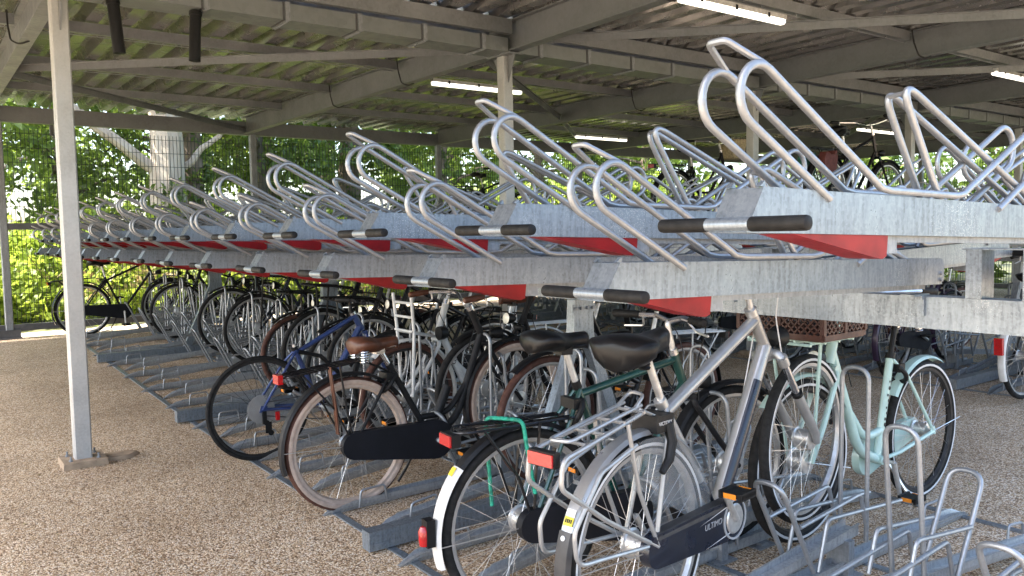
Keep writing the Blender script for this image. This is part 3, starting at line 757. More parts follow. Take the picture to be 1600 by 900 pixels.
KEYS = dict(rh=(0, .345), fh=(1.10, .345), bb=(.475, .285), sc=(.29, .74), clamp=(.25, .90), ht=(.80, .95), hb=(.875, .735), bar=(.765, 1.05), rackr=(-.33, .745), rackf=(.17, .755))
def bike(loc, heading, label, group, K=None, pitch=0.0, lean=0.0, **O):
    o = lambda k, d=None: O.get(k, d)
    k = dict(KEYS); k.update(K or {})
    root = tag(empty('bicycle', loc, (lean, -pitch, heading)), label, 'bicycle', group)
    paint = o('paint', 'paint_black'); Rw = o('R', .345); rt = o('rt', .0205); fine = o('fine', True); nt_ = 10 if fine else 6
    ftube = o('tube', .0155)
    # frame
    mb = MB(); rh, fh, bb, sc, ht, hb = (k[q] for q in ('rh', 'fh', 'bb', 'sc', 'ht', 'hb'))
    mb.tube([P3(bb), P3(sc)], ftube, nt_)
    mb.tube([P3(hb), P3(ht)], ftube * 1.25, nt_)
    mb.lathe([(.022, -.036), (.024, 0), (.022, .036)], P3(bb), 'y', nt_ + 2)
    ft = o('frame', 'diamond'); h1, h2 = lerp(hb, ht, .22), lerp(hb, ht, .85)
    dt = o('down', ftube * 1.15)
    if ft == 'diamond':
        mb.tube([P3(lerp(bb, sc, o('ttj', .93))), P3(h2)], o('top', ftube), nt_); mb.tube([P3(h1), P3(bb)], dt, nt_)
    elif ft == 'step':            # parallel curved tubes
        a = lerp(bb, sc, .42); md = (lerp(h1, bb, .55)[0], lerp(h1, bb, .55)[1] - .03)
        mb.tube(fillet([P3(h1), P3(md), P3((bb[0] + .06, bb[1] + .01)), P3(bb)], .25, 8), dt, nt_)
        m2_ = (lerp(h2, a, .55)[0] + .015, lerp(h2, a, .55)[1] - .10)
        mb.tube(fillet([P3(h2), P3(m2_), P3(a)], .35, 9), ftube, nt_)
    elif ft == 'swoop':           # one fat low tube
        md = (bb[0] + .17, bb[1] + .07)
        mb.tube(fillet([P3(h1), P3(lerp(h1, md, .6)), P3(md), P3(bb)], .3, 9), dt, nt_)
        mb.tube(fillet([P3(lerp(h1, md, .55)), P3((md[0] - .05, md[1] + .05)), P3(lerp(bb, sc, .28))], .15, 7), ftube, nt_)
    for s in (-1, 1):
        mb.tube(fillet([P3(lerp(bb, sc, .97), s * .014), P3(lerp(sc, rh, .25), s * .045), P3(rh, s * .062)], .08, 4), .0085, 8 if fine else 5)
        mb.tube(fillet([P3(bb, s * .02), P3(lerp(bb, rh, .3), s * .05), P3(rh, s * .062)], .08, 4), .0098, 8 if fine else 5)
        mb.prism([(rh[0] - .022, rh[1] - .018), (rh[0] + .03, rh[1] - .01), (rh[0] + .03, rh[1] + .02), (rh[0] - .01, rh[1] + .026)], s * .062 - .003, s * .062 + .003)
    obj('frame', mb, paint, root)
    # fork
    mb = MB(); fp = o('fork_paint', paint)
    ax = Vector((hb[0] - ht[0], hb[1] - ht[1])).normalized()
    cr = (hb[0] + ax.x * .02, hb[1] + ax.y * .02)
    if o('suspension'):
        fk = obj('fork', MB().tube([P3(hb), P3(cr)], .02, nt_).box(-.001, .001, -.001, .001, -.001, .001), fp, root)
        for s in (-1, 1):
            m1 = lerp(cr, fh, .42); obj('slider', MB().tube([P3(m1, s * .056), P3((fh[0] - .012, fh[1] + .03), s * .056), P3((fh[0], fh[1] - .012), s * .056)], [.0215, .019, .013], 12), fp, fk)
        mb.tube(fillet([P3(cr, -.056), P3((cr[0] - .004, cr[1] + .02), -.035), P3((cr[0] - .004, cr[1] + .02), .035), P3(cr, .056)], .02, 4), .0195, 10)
        for s in (-1, 1): mb.tube([P3(lerp(cr, fh, -.03), s * .056), P3(lerp(cr, fh, .06), s * .056)], .0225, 12)
        obj('fork_crown', mb, fp, fk)
        st = MB()
        for s in (-1, 1): st.tube([P3(lerp(cr, fh, .05), s * .056), P3(lerp(cr, fh, .44), s * .056)], .0145, 12)
        obj('stanchion', st, 'chrome', fk)
        st = MB()
        for s in (-1, 1): st.tube([P3(lerp(cr, fh, .395), s * .056), P3(lerp(cr, fh, .425), s * .056)], .0228, 12)
        obj('dust_seal', st, 'plastic_black', fk)
    else:
        for s in (-1, 1):
            ctrl = (lerp(cr, fh, .62)[0] - .015, lerp(cr, fh, .62)[1])
            mb.tube(fillet([P3(cr, s * .03), P3((cr[0] + .002, cr[1] - .03), s * .047), P3(ctrl, s * .052), P3(fh, s * .054)], .12, 5), .0125, 8 if fine else 5)
        mb.tube([P3(cr, -.045), P3(cr, .045)], .015, nt_)
        obj('fork', mb, fp, root)
    # wheels
    tm, rm = o('tyre', 'tyre_black'), o('rim', 'rim_silver'); sd_ = random.random()
    wheel_part(root, rh, Rw, rt, tm, rm, o('nsp', 32), o('rhub', 'gear'), o('spoke', 'spoke_steel'), o('stripe'), fine, sd_, o('tread'))
    wheel_part(root, fh, Rw, rt, o('tyre_f', tm), o('rim_f', rm), o('nsp', 32), o('fhub', 'drum'), o('spoke', 'spoke_steel'), o('stripe'), fine, sd_ * 2, o('tread'))
    # mudguards
    gd = o('guard', 'paint_black')
    if gd:
        rg = Rw + .012; pr = [(rg, -.030), (rg + .012, -.020), (rg + .016, 0), (rg + .012, .020), (rg, .030), (rg + .0095, .0185), (rg + .0132, 0), (rg + .0095, -.0185)]
        a0, a1 = o('rguard', (22, 205))
        g = obj('mudguard', MB().arc(rh, pr, a0, a1, 30 if fine else 16), gd, root)
        mb = MB(); a = R(o('stay', 178))
        for s in (-1, 1): mb.tube([P3(rh, s * .06), (rh[0] + rg * math.cos(a), s * .03, rh[1] + rg * math.sin(a))], .0022, 5)
        obj('stay', mb, o('stay_mat', 'spoke_steel'), g)
        fg = o('fguard', (48, 212))
        g = obj('mudguard', MB().arc(fh, pr, fg[0], fg[1], 26 if fine else 14), o('guard_f', gd), root) if fg else None
        if g:
            mb = MB(); a = R(195)
            for s in (-1, 1): mb.tube([P3(fh, s * .055), (fh[0] + rg * math.cos(a), s * .03, fh[1] + rg * math.sin(a))], .0022, 5)
            obj('stay', mb, o('stay_mat', 'spoke_steel'), g)
    # saddle and post
    cl = k['clamp']
    if o('saddle', 'city'):
        tl = o('saddle_tilt', 0.0)
        s_ = obj('saddle', SADDLE[o('saddle', 'city')], None, root, (cl[0] - .01, 0, cl[1] + .055), (0, -tl, 0))
        s_.data = s_.data.copy(); s_.data.materials.clear(); s_.data.materials.append(MATS[o('saddle_mat', 'saddle_black')])
        obj('rail', MB().tube([(-.1, -.025, -.035), (.1, -.02, -.03)], .0045, 6).tube([(-.1, .025, -.035), (.1, .02, -.03)], .0045, 6).box(-.02, .03, -.03, .03, -.06, -.03), 'chrome' if o('springs') else 'plastic_black', s_)
        if o('springs', False):
            for s in (-1, 1): obj('spring', MB().tube(helix((-.10, s * .055, -.095), .021, .062, 5), .0042, 6), 'chrome', s_)
    pm_ = MB().tube([P3(lerp(bb, sc, .95)), P3((cl[0], cl[1] + .02))], .0135, nt_)
    po = obj('seat_post', pm_, o('post_mat', 'alloy'), root)
    obj('clamp', MB().tube([P3(lerp(bb, sc, .975)), P3(lerp(bb, sc, 1.03))], ftube * 1.22, nt_), o('clamp_mat', 'plastic_black'), po)
    # stem, bars, grips
    br = k['bar']
    if o('bars', 'swept'):
        st = obj('stem', MB().tube(fillet([P3(ht), P3((lerp(hb, ht, 1.5)[0], br[1] - .01)), P3(br)], .03, 4), o('stem_r', .0125), nt_), o('stem_mat', 'alloy'), root)
        obj('headset', MB().tube([P3(lerp(hb, ht, .98)), P3(lerp(hb, ht, 1.12))], ftube * 1.35, nt_), o('headset_mat', 'chrome'), st)
        bk, hw = o('sweep', .26), o('half', .29)
        zz = br[1]
        if o('bars', 'swept') == 'swept':
            pth = fillet([(br[0] - bk, -hw, zz + .035), (br[0] - bk * .45, -hw * .98, zz + .045), (br[0] + .05, -hw * .62, zz + .045), (br[0], -.05, zz), (br[0], .05, zz), (br[0] + .05, hw * .62, zz + .045), (br[0] - bk * .45, hw * .98, zz + .045), (br[0] - bk, hw, zz + .035)], .06, 5)
        else:
            pth = fillet([(br[0] - .07, -hw, zz + .02), (br[0], -hw * .3, zz + .02), (br[0], 0, zz), (br[0], hw * .3, zz + .02), (br[0] - .07, hw, zz + .02)], .05, 5)
        hbj = obj('handlebar', MB().tube(pth, .011, 8), o('bar_mat', 'chrome'), root)
        for s in (0, 1):
            a = pth[0] if s == 0 else pth[-1]; b_ = pth[1] if s == 0 else pth[-2]; d = (b_ - a).normalized()
            obj('grip', MB().tube([a - d * .005, a, a + d * .02, a + d * .115, a + d * .125], [.012, .0165, .0175, .0165, .013], 10), o('grip_mat', 'grip_rubber'), hbj)
            lv = MB().tube(fillet([a + d * .14 + Vector((0, 0, -.012)), a + d * .12 + Vector((.03, 0, -.05)), a + d * .02 + Vector((.035, 0, -.055))], .02, 4), .005, 6)
            obj('brake_lever', lv, 'alloy', hbj)
        if fine:
            cbm = MB()
            for s, (q, y) in enumerate(((lerp(hb, fh, .1), -.05), (lerp(h1, bb, .3), .03))):
                cbm.tube(fillet([(br[0] - .02, (-.18, .18)[s], zz + .03), (br[0] + .12, (-.1, .1)[s], zz - .02), (ht[0] + .09, y, ht[1] - .02), P3(q, y)], .12, 6), .0026, 6)
            tag(obj('cables', cbm, o('cable_mat', 'cable_black'), root), kind='stuff')
    # cranks, pedals
    ca = R(o('crank', -35)); cl_ = .17
    cm_ = obj('crank', MB().tube([P3(bb, -.085), P3((bb[0] + cl_ * math.cos(ca), bb[1] + cl_ * math.sin(ca)), -.095)], [.014, .010], 8).tube([P3(bb, .085), P3((bb[0] - cl_ * math.cos(ca), bb[1] - cl_ * math.sin(ca)), .095)], [.014, .010], 8).tube([P3(bb, -.09), P3(bb, .09)], .010, 8), o('crank_mat', 'alloy'), root)
    for s in (-1, 1):
        q = (bb[0] - s * cl_ * math.cos(ca) * -1 * -1, 0)
        cx, cz = (bb[0] + cl_ * math.cos(ca), bb[1] + cl_ * math.sin(ca)) if s < 0 else (bb[0] - cl_ * math.cos(ca), bb[1] - cl_ * math.sin(ca))
        ya, yb = sorted((s * .108, s * .195))
        pd = obj('pedal', MB().box(cx - .045, cx + .045, ya, yb, cz - .007, cz + .007).box(cx - .05, cx + .05, ya, ya + .012, cz - .013, cz + .013).box(cx - .05, cx + .05, yb - .012, yb, cz - .013, cz + .013), 'plastic_black', cm_, smooth=False)
        if fine:
            for e in (-1, 1): obj('reflector', MB().box(cx + e * .05075 - .00075, cx + e * .05075 + .00075, ya + .02, yb - .02, cz - .009, cz + .009), 'amber_lens', pd, smooth=False)
    # chain guard
    cg = o('chain', 'case_black')
    if cg:
        r1, r2 = o('cr', (.062, .098)); poly = []
        d = Vector((bb[0] - rh[0], bb[1] - rh[1])); an = math.degrees(math.atan2(d.y, d.x)); off = math.degrees(math.asin((r2 - r1) / d.length))
        for i in range(9):
            a = R(an + 90 + off + (180 - 2 * off) * i / 8); poly.append((rh[0] + r1 * math.cos(a), rh[1] + r1 * math.sin(a)))
        for i in range(11):
            a = R(an - 90 - off + (180 + 2 * off) * i / 10); poly.append((bb[0] + r2 * math.cos(a), bb[1] + r2 * math.sin(a)))
        cgo = obj('chain_guard', MB().prism(poly, -.078, -.040), cg, root, angle=50)
    else:
        obj('chainring', MB().lathe([(.075, -.046), (.088, -.046), (.088, -.043), (.075, -.043)], P3(bb), 'y', 30, True).box(bb[0] - .08, bb[0] + .08, -.046, -.043, bb[1] - .008, bb[1] + .008).box(bb[0] - .008, bb[0] + .008, -.0455, -.0435, bb[1] - .08, bb[1] + .08), 'chrome', root)
        mb = MB(); mb.tube([(rh[0], -.045, rh[1] + .04), (bb[0], -.045, bb[1] + .087)], .004, 4); mb.tube([(rh[0], -.045, rh[1] - .04), (bb[0], -.045, bb[1] - .087)], .004, 4)
        obj('chain', mb, 'rail_dark', root)
    # luggage rack
    if o('rack', 'paint_black'):
        a, b_ = k['rackr'], k['rackf']; mb = MB(); w_ = .062
        mb.tube(fillet([P3(b_, -w_ * .8), P3(a, -w_), P3((a[0] - .03, a[1] - .01), 0), P3(a, w_), P3(b_, w_ * .8)], .04, 4), .0055, 6)
        mb.tube([P3(b_, -.02), P3((a[0] - .015, a[1]), -.02)], .0045, 5); mb.tube([P3(b_, .02), P3((a[0] - .015, a[1]), .02)], .0045, 5)
        for t_ in (.05, .35, .65, .92): q = lerp(b_, a, t_); mb.tube([P3(q, -w_), P3(q, w_)], .0045, 5)
        mb.tube([P3(b_, -.03), P3(lerp(bb, sc, .9), -.015)], .0045, 5); mb.tube([P3(b_, .03), P3(lerp(bb, sc, .9), .015)], .0045, 5)
        lr = obj('luggage_rack', mb, o('rack', 'paint_black'), root)
        mb = MB()
        for s in (-1, 1):
            mb.tube(fillet([P3(lerp(b_, a, .35), s * w_), P3(lerp(lerp(b_, a, .38), rh, .5), s * .066), P3(rh, s * .066)], .05, 3), .0055, 6)
            mb.tube(fillet([P3(lerp(b_, a, .86), s * w_), P3(lerp(lerp(b_, a, .7), rh, .5), s * .066), P3(rh, s * .068)], .05, 3), .0055, 6)
        obj('rack_stay', mb, o('rack', 'paint_black'), lr)
        if o('rear_light', True):
            rl = obj('rear_light', MB().box(a[0] - .055, a[0] - .02, -.045, .045, a[1] - .05, a[1] - .005), 'plastic_black', root, smooth=False)
            obj('lens', MB().box(a[0] - .062, a[0] - .0555, -.041, .041, a[1] - .047, a[1] - .008), 'red_lens', rl, smooth=False)
    # headlight
    if o('headlight', True):
        hx, hz = hb[0] + .085, hb[1] + .035
        hl = obj('headlight', MB().lathe([(.012, -.04), (.028, -.02), (.036, .015), (.036, .03)], (hx, 0, hz), 'x', 16).tube([P3(hb), (hx, 0, hz - .02)], .006, 6), o('lamp_mat', 'plastic_black'), root)
        obj('lens', MB().lathe([(.0, .036), (.02, .035), (.034, .0305), (.034, .026)], (hx, 0, hz), 'x', 16), 'lamp_glass', hl)
    if o('front_rack'):
        m_ = o('front_rack'); fx, fz = hb[0] + .06, hb[1] + .14; mb = MB()
        for y in (-.15, -.075, 0, .075, .15): mb.tube([(fx, y, fz), (fx + .32, y, fz)], .007, 6)
        for x in (0, .107, .213, .32): mb.tube([(fx + x, -.15, fz - .008), (fx + x, .15, fz - .008)], .007, 6)
        for s in (-1, 1): mb.tube([(fx + .2, s * .12, fz), P3(fh, s * .06)], .008, 6); mb.tube([(fx, s * .05, fz), P3(lerp(hb, ht, .5), s * .02)], .008, 6)
        obj('front_rack', mb, m_, root)
    if o('lock', True):
        q = lerp(bb, sc, .86); cx, cz = q[0] - .055, q[1] - .02
        mb = MB(); ux = Vector((rh[0] - cx, rh[1] - cz)).normalized()
        pts = []
        for i in range(15):
            a = R(-140 + 280 * i / 14); pts.append((cx - ux.x * .065 * math.cos(a) * -1, .058 * math.sin(a), cz - ux.y * .065 * math.cos(a) * -1))
        mb.tube(pts, .012, 8); mb.box(cx - .02, cx + .03, -.045, .045, cz + .01, cz + .05)
        obj('frame_lock', mb, 'plastic_black', root)
    if o('stand', True):
        obj('kickstand', MB().tube(fillet([P3((bb[0] - .05, bb[1] - .02), .03), P3((bb[0] - .10, .12), .10), P3((bb[0] - .14, .05), .12)], .05, 3), .008, 6), o('stand_mat', 'plastic_black'), root)
    return root, k
def part(root, name, mb, mat, **kw): return obj(name, mb, mat, root, **kw)
def label_text(root, name, txt, size, loc, rot, mat, shear=0.0):
    cu = bpy.data.curves.new(name, 'FONT'); cu.body = txt; cu.size = size; cu.align_x = 'CENTER'; cu.align_y = 'CENTER'; cu.extrude = .0004; cu.shear = shear
    tmp = bpy.data.objects.new(name, cu); COL.objects.link(tmp); bpy.context.view_layer.update()
    me = bpy.data.meshes.new_from_object(tmp.evaluated_get(bpy.context.evaluated_depsgraph_get())); bpy.data.objects.remove(tmp)
    me.materials.clear(); me.materials.append(MATS[mat]); o = bpy.data.objects.new(name, me); COL.objects.link(o); o.parent = root; o.location = loc; o.rotation_euler = rot; return o

def head(p0, p1): return math.atan2(p1[1] - p0[1], p1[0] - p0[0])
def T3(x, z, y): return (x, y, z)
# --- silver trekking bike in the nearest taken slot
p0, p1 = (1.86, 1.85), (2.97, 2.0)
B, k = bike((*p0, 0), head(p0, p1), 'silver trekking bicycle with navy chain case and fat black saddle, nearest the camera', 'bicycles in the near rack',
    K=dict(rh=(0, .385), fh=(1.145, .522), bb=(.455, .375), sc=(.125, .835), clamp=(.035, 1.005), ht=(.715, 1.085), hb=(.835, .915), bar=(.62, 1.235), rackr=(-.40, .795), rackf=(-.035, .83)),
    paint='paint_silver', fork_paint='paint_silver', tube=.018, top=.0225, down=.029, R=.357, rt=.0225, suspension=True, guard='paint_silver', rguard=(30, 162), fguard=None,
    saddle='wide', saddle_tilt=.10, rhub='drum', fhub='dynamo', nsp=36, chain='paint_navy', cr=(.056, .076), rack=None, lock=False, headlight=False, crank=128, stripe='print_white', bars='flat', stem_mat='alloy', headset_mat='alloy', cable_mat='print_white', clamp_mat='alloy', stand=False)
rh, bb, sc, fh, hb, ht = (k[q] for q in ('rh', 'bb', 'sc', 'fh', 'hb', 'ht'))
# two-tone lower half of the down tube
h1 = lerp(hb, ht, .22); a, b_ = lerp(h1, bb, .22), lerp(h1, bb, .97)
part(B, 'navy_panel', MB().tube([P3(lerp(a, b_, .0), -.006), P3(b_, -.006)], .0272, 12), 'paint_navy')
part(B, 'white_flash', MB().tube([P3((a[0] + .018, a[1] + .012), -.010), P3((lerp(a, b_, .45)[0] + .016, lerp(a, b_, .45)[1] + .012), -.012)], [.0125, .011], 10), 'print_white')
part(B, 'seat_tube_sleeve', MB().tube([P3(lerp(bb, sc, .08)), P3(lerp(bb, sc, .32))], .0186, 12), 'paint_navy')
part(B, 'post_bellows', MB().lathe([(.0165, 0), (.0205, .006), (.0165, .012), (.0205, .018), (.0165, .024), (.0205, .030), (.0165, .036), (.0205, .042), (.017, .05)], (k['clamp'][0], 0, k['clamp'][1] - .045), 'z', 14), 'plastic_black')
# double loop carrier
cr_ = MB(); w_ = .066; ra, rb = (-.40, .785), (-.03, .845)
for s in (-1, 1):
    cr_.tube(fillet([T3(-.035, .840, s * .05), T3(-.33, .790, s * w_), T3(-.435, .772, s * w_), T3(-.445, .690, s * w_), T3(-.25, .55, s * .07), T3(0, .40, s * .072)], .04, 5), .0078, 8)
    cr_.tube(fillet([T3(-.14, .822, s * w_), T3(-.09, .60, s * .07), T3(.005, .40, s * .072)], .05, 4), .0072, 8)
    cr_.tube(fillet([T3(-.10, .75, s * .068), T3(-.27, .70, s * .068), T3(-.395, .55, s * .068), T3(-.385, .45, s * .07), T3(-.28, .44, s * .07), T3(-.02, .41, s * .07)], .05, 5), .0072, 8)
cr_.tube(fillet([T3(-.03, .858, -.034), T3(-.37, .806, -.036), T3(-.385, .803, .036), T3(-.03, .858, .034)], .02, 5), .0066, 8)
cr_.tube(fillet([T3(-.06, .855, -.034), T3(-.015, .89, -.034), T3(.0, .89, .034), T3(-.06, .855, .034)], .024, 5), .006, 8)
for x, z in ((-.05, .842), (-.15, .826), (-.25, .809), (-.33, .793)): cr_.tube([T3(x, z, -.062), T3(x, z, .062)], .0058, 6)
cr_.tube([T3(-.03, .842, -.03), T3(sc[0] - .01, sc[1] - .05, -.012)], .006, 6); cr_.tube([T3(-.03, .842, .03), T3(sc[0] - .01, sc[1] - .05, .012)], .006, 6)
LR = part(B, 'luggage_rack', cr_, 'paint_silver')
rl = part(B, 'rear_light', MB().box(-.455, -.43, -.05, .05, .745, .79), 'plastic_black', smooth=False)
obj('lens', MB().box(-.462, -.4555, -.047, .047, .75, .786), 'red_lens', rl, smooth=False)
# mudguard tail: dark flap with stickers
rg = .357 + .012
fl = part(B, 'mud_flap', MB().arc(rh, [(rg + .002, -.031), (rg + .017, -.022), (rg + .021, 0), (rg + .017, .022), (rg + .002, .031), (rg + .011, .019), (rg + .0145, 0), (rg + .011, -.019)], 158, 196, 10), 'guard_grey')
def patch(a0, a1, y0, y1, r_): return MB().arc(rh, [(r_, y0), (r_ + .0015, y0), (r_ + .0015, y1), (r_, y1)], a0, a1, 4)
obj('yellow_sticker', patch(151.5, 155.5, -.020, .014, rg + .0165), 'sticker_yellow', fl, smooth=False)
obj('white_sticker', patch(148, 151.2, -.020, .014, rg + .0165), 'sticker_white', fl, smooth=False)
for i in range(4): obj('sticker_print', patch(152.5, 154.2, -.016 + i * .007, -.012 + i * .007, rg + .0182), 'print_black', fl, smooth=False)
obj('rosette', MB().tube([(rh[0] + (rg + .019) * math.cos(R(161)), 0, rh[1] + (rg + .019) * math.sin(R(161))), (rh[0] + (rg + .022) * math.cos(R(161)), 0, rh[1] + (rg + .022) * math.sin(R(161)))], .008, 12), 'print_white', fl)
# transparent coat guards
for s in (-1, 1):
    poly = [(rh[0] + .362 * math.cos(R(a)), rh[1] + .362 * math.sin(R(a))) for a in range(8, 106, 7)] + [(rh[0] + .15 * math.cos(R(80)), rh[1] + .17 * math.sin(R(80))), (rh[0] + .2, rh[1] + .06)]
    part(B, 'coat_guard', MB().prism(poly, s * .043 - .0008, s * .043 + .0008), 'clear_plastic', smooth=False)
# frame lock with its key block
q = (sc[0] - .045, sc[1] - .085); pts = [(q[0] + .01, -.02, q[1] + .035)]
for i in range(13):
    a = R(30 - 240 * i / 12); pts.append((q[0] - .03 + .03 * math.cos(a) - .055 * (1 - math.sin(a)) * .55, -.052 * 1.0 + .0 * i, q[1] - .055 + .085 * math.sin(a)))
lk = part(B, 'frame_lock', MB().tube([(q[0] + .02, -.045, q[1] + .03), (q[0] + .022, -.058, q[1] - .03), (q[0] + .0, -.062, q[1] - .085), (q[0] - .04, -.062, q[1] - .12)], [.017, .018, .016, .011], 10).box(q[0] - .05, q[0] + .045, -.05, .05, q[1] + .005, q[1] + .06), 'plastic_black', angle=30)
label_text(lk, 'lettering', 'VICTORY', .017, (q[0] - .002, -.0507, q[1] + .034), (PI / 2, 0, 0), 'print_white')
# chain case: grey upper strip, lettering, swooshes
d_ = math.atan2(bb[1] - rh[1], bb[0] - rh[0])
part(B, 'case_top', MB().add([(rh[0] - .01, -.0765, rh[1] + .0575), (bb[0] + .0, -.0765, bb[1] + .0770), (bb[0] + .0, -.0415, bb[1] + .0775), (rh[0] - .01, -.0415, rh[1] + .058), (rh[0] - .01, -.0795, rh[1] + .036), (bb[0] - .05, -.0795, bb[1] + .048)], [(0, 1, 2, 3), (4, 5, 1, 0)]), 'guard_grey', smooth=False)
label_text(B, 'lettering', 'ULTIMO', .030, (bb[0] - .14, -.0800, bb[1] + .014), (PI / 2, 0, 0), 'print_grey', .15)
for z0, z1, x0, x1 in ((.062, .028, -.23, -.02), (-.035, -.062, -.2, .02)):
    part(B, 'swoosh', MB().add([(bb[0] + x0, -.0799, bb[1] + z1), (bb[0] + x1, -.0799, bb[1] + z0), (bb[0] + x1 - .03, -.0799, bb[1] + z0 - .009)], [(0, 1, 2)]), 'print_white', smooth=False)
part(B, 'case_ring', MB().lathe([(.067, -.083), (.074, -.083), (.074, -.0785), (.067, -.0785)], P3(bb), 'y', 30, True), 'print_grey')
part(B, 'crank_disc', MB().lathe([(0, -.0835), (.05, -.0835), (.055, -.079)], P3(bb), 'y', 20), 'alloy')
# lamp on the head tube, second brake hub disc
hl = part(B, 'headlight', MB().lathe([(.0, -.035), (.032, -.025), (.044, .01), (.046, .03)], (hb[0] + .06, 0, hb[1] + .06), 'x', 16).tube([P3(hb), (hb[0] + .05, 0, hb[1] + .03)], .01, 8), 'plastic_black')
obj('lens', MB().lathe([(.0, .046), (.024, .043), (.042, .0305), (.042, .026)], (hb[0] + .06, 0, hb[1] + .06), 'x', 16), 'lamp_glass', hl)

# --- green diamond frame bike beside it
p0, p1 = (1.72, 2.37), (2.8, 2.27)
B, k = bike((*p0, 0), head(p0, p1), 'dark green diamond-frame bicycle with white mudguard tail, beside the silver one', 'bicycles in the near rack',
    K=dict(rh=(.06, .345), fh=(1.12, .385), bb=(.52, .295), sc=(.305, .825), clamp=(.25, .955), ht=(.80, .90), hb=(.865, .735), bar=(.775, 1.035), rackr=(-.20, .722), rackf=(.255, .715)),
    paint='paint_green', fork_paint='paint_matt_black', guard='paint_matt_black', rguard=(25, 140), saddle='city', saddle_tilt=-.03, rear_light=True, stay=183, rhub='drum', crank=-60, bars='flat', half=.27, nsp=36, stripe=None, chain='case_black', stand=False)
rh = k['rh']; rg = .345 + .013
part(B, 'white_tail', MB().arc(rh, [(rg, -.031), (rg + .013, -.021), (rg + .017, 0), (rg + .013, .021), (rg, .031), (rg + .010, .0185), (rg + .0138, 0), (rg + .010, -.0185)], 138, 196, 14), 'guard_white')
sx, sz = rh[0] + (rg + .03) * math.cos(R(176)), rh[1] + (rg + .03) * math.sin(R(176))
rl = part(B, 'rear_lamp', MB().box(sx - .02, sx + .012, -.022, .022, sz - .04, sz + .055), 'plastic_black', smooth=False)
obj('lens', MB().lathe([(.0, -.026), (.017, -.022), (.02, .0), (.02, .03), (.012, .045)], (sx - .022, 0, sz - .012), 'z', 12), 'red_lens', rl)
part(B, 'sticker', MB().arc(rh, [(rg + .0172, -.012), (rg + .0188, -.012), (rg + .0188, .014), (rg + .0172, .014)], 139, 144, 3), 'sticker_yellow', smooth=False)
GREEN = B; GK = k

# --- dark roadster with cream tyres and brown saddle
p0, p1 = (1.743, 3.83), (2.86, 3.83)
B, k = bike((*p0, 0), 0, 'black roadster with cream tyre walls, brown saddle and large black chain case', 'bicycles in the near rack',
    K=dict(rh=(.02, .345), fh=(1.095, .432), bb=(.50, .30), sc=(.265, .72), clamp=(.205, .80), ht=(.785, .985), hb=(.87, .80), bar=(.76, 1.03), rackr=(-.30, .735), rackf=(.09, .775)),
    paint='paint_matt_black', tube=.0165, down=.021, frame='swoop', guard='paint_matt_black', rguard=(35, 196), tyre='tyre_cream', tread='tyre_brown', rim='rim_cream', rt=.0235, saddle='leather', saddle_mat='leather_brown', springs=True,
    grip_mat='leather_brown', chain='case_black', cr=(.07, .105), rhub='gear', nsp=36, crank=-28, rear_light=False, post_mat='chrome', sweep=.2)
part(B, 'rear_light', MB().box(-.355, -.33, -.035, .035, .70, .745), 'red_lens', smooth=False)
st = MB()
for y in (-.07, -.052): st.tube(fillet([(-.10, y, .762), (-.085, y - .008, .60), (-.07, y - .004, .42)], .05, 3), .006, 5)
part(B, 'brown_strap', st, 'leather_brown')
part(B, 'frame_roll', MB().tube([P3((k['bb'][0] + .05, k['bb'][1] + .12)), P3((k['bb'][0] + .12, k['bb'][1] + .27))], .026, 12), 'plastic_black')

# --- blue frame with a big cassette, no saddle
p0 = (1.69, 5.05)
B, k = bike((*p0, 0), 0, 'blue sports bicycle without saddle, large silver sprocket cassette on its thin black rear wheel', 'bicycles in the near rack',
    K=dict(rh=(.03, .335), fh=(1.0, .42), bb=(.43, .30), sc=(.275, .69), clamp=(.272, .70), ht=(.695, .885), hb=(.755, .775), bar=(.74, .95)),
    paint='paint_blue', tube=.017, top=.0155, down=.022, R=.333, rt=.0145, rim='rim_black', guard=None, saddle=None, chain=None, rack=None, lock=False, stand=False, headlight=False, rhub='cassette', fhub='plain', nsp=28, spoke='plastic_black', bars='flat', half=.21, stem_mat='plastic_black', bar_mat='plastic_black')
mb = MB(); rh = k['rh']
for i, r_ in enumerate((.030, .038, .047, .057, .067, .078, .088)):
    y = -.058 + i * .0042; pr = []
    n_ = int(18 + i * 4)
    ring = [(rh[0] + (r_ + (.003 if j % 2 else -.002)) * math.cos(2 * PI * j / (2 * n_)), rh[1] + (r_ + (.003 if j % 2 else -.002)) * math.sin(2 * PI * j / (2 * n_))) for j in range(2 * n_)]
    inn = [(rh[0] + r_ * .72 * math.cos(2 * PI * j / (2 * n_)), rh[1] + r_ * .72 * math.sin(2 * PI * j / (2 * n_))) for j in range(2 * n_)]
    kk = 2 * n_
    mb.add([(x, y, z) for x, z in ring] + [(x, y, z) for x, z in inn] + [(x, y + .0016, z) for x, z in ring] + [(x, y + .0016, z) for x, z in inn],
           [(j, (j + 1) % kk, kk + (j + 1) % kk, kk + j) for j in range(kk)] + [(2 * kk + j, 3 * kk + j, 3 * kk + (j + 1) % kk, 2 * kk + (j + 1) % kk) for j in range(kk)] + [(j, 2 * kk + j, 2 * kk + (j + 1) % kk, (j + 1) % kk) for j in range(kk)])
part(B, 'cassette', mb, 'paint_silver', smooth=False)
part(B, 'derailleur', MB().box(rh[0] - .005, rh[0] + .02, -.075, -.06, rh[1] - .09, rh[1] - .01).lathe([(.018, -.072), (.018, -.064)], (rh[0] + .02, 0, rh[1] - .085), 'y', 12).lathe([(.018, -.072), (.018, -.064)], (rh[0] + .045, 0, rh[1] - .15), 'y', 12).box(rh[0] + .01, rh[0] + .05, -.073, -.069, rh[1] - .15, rh[1] - .08), 'plastic_black', smooth=False)
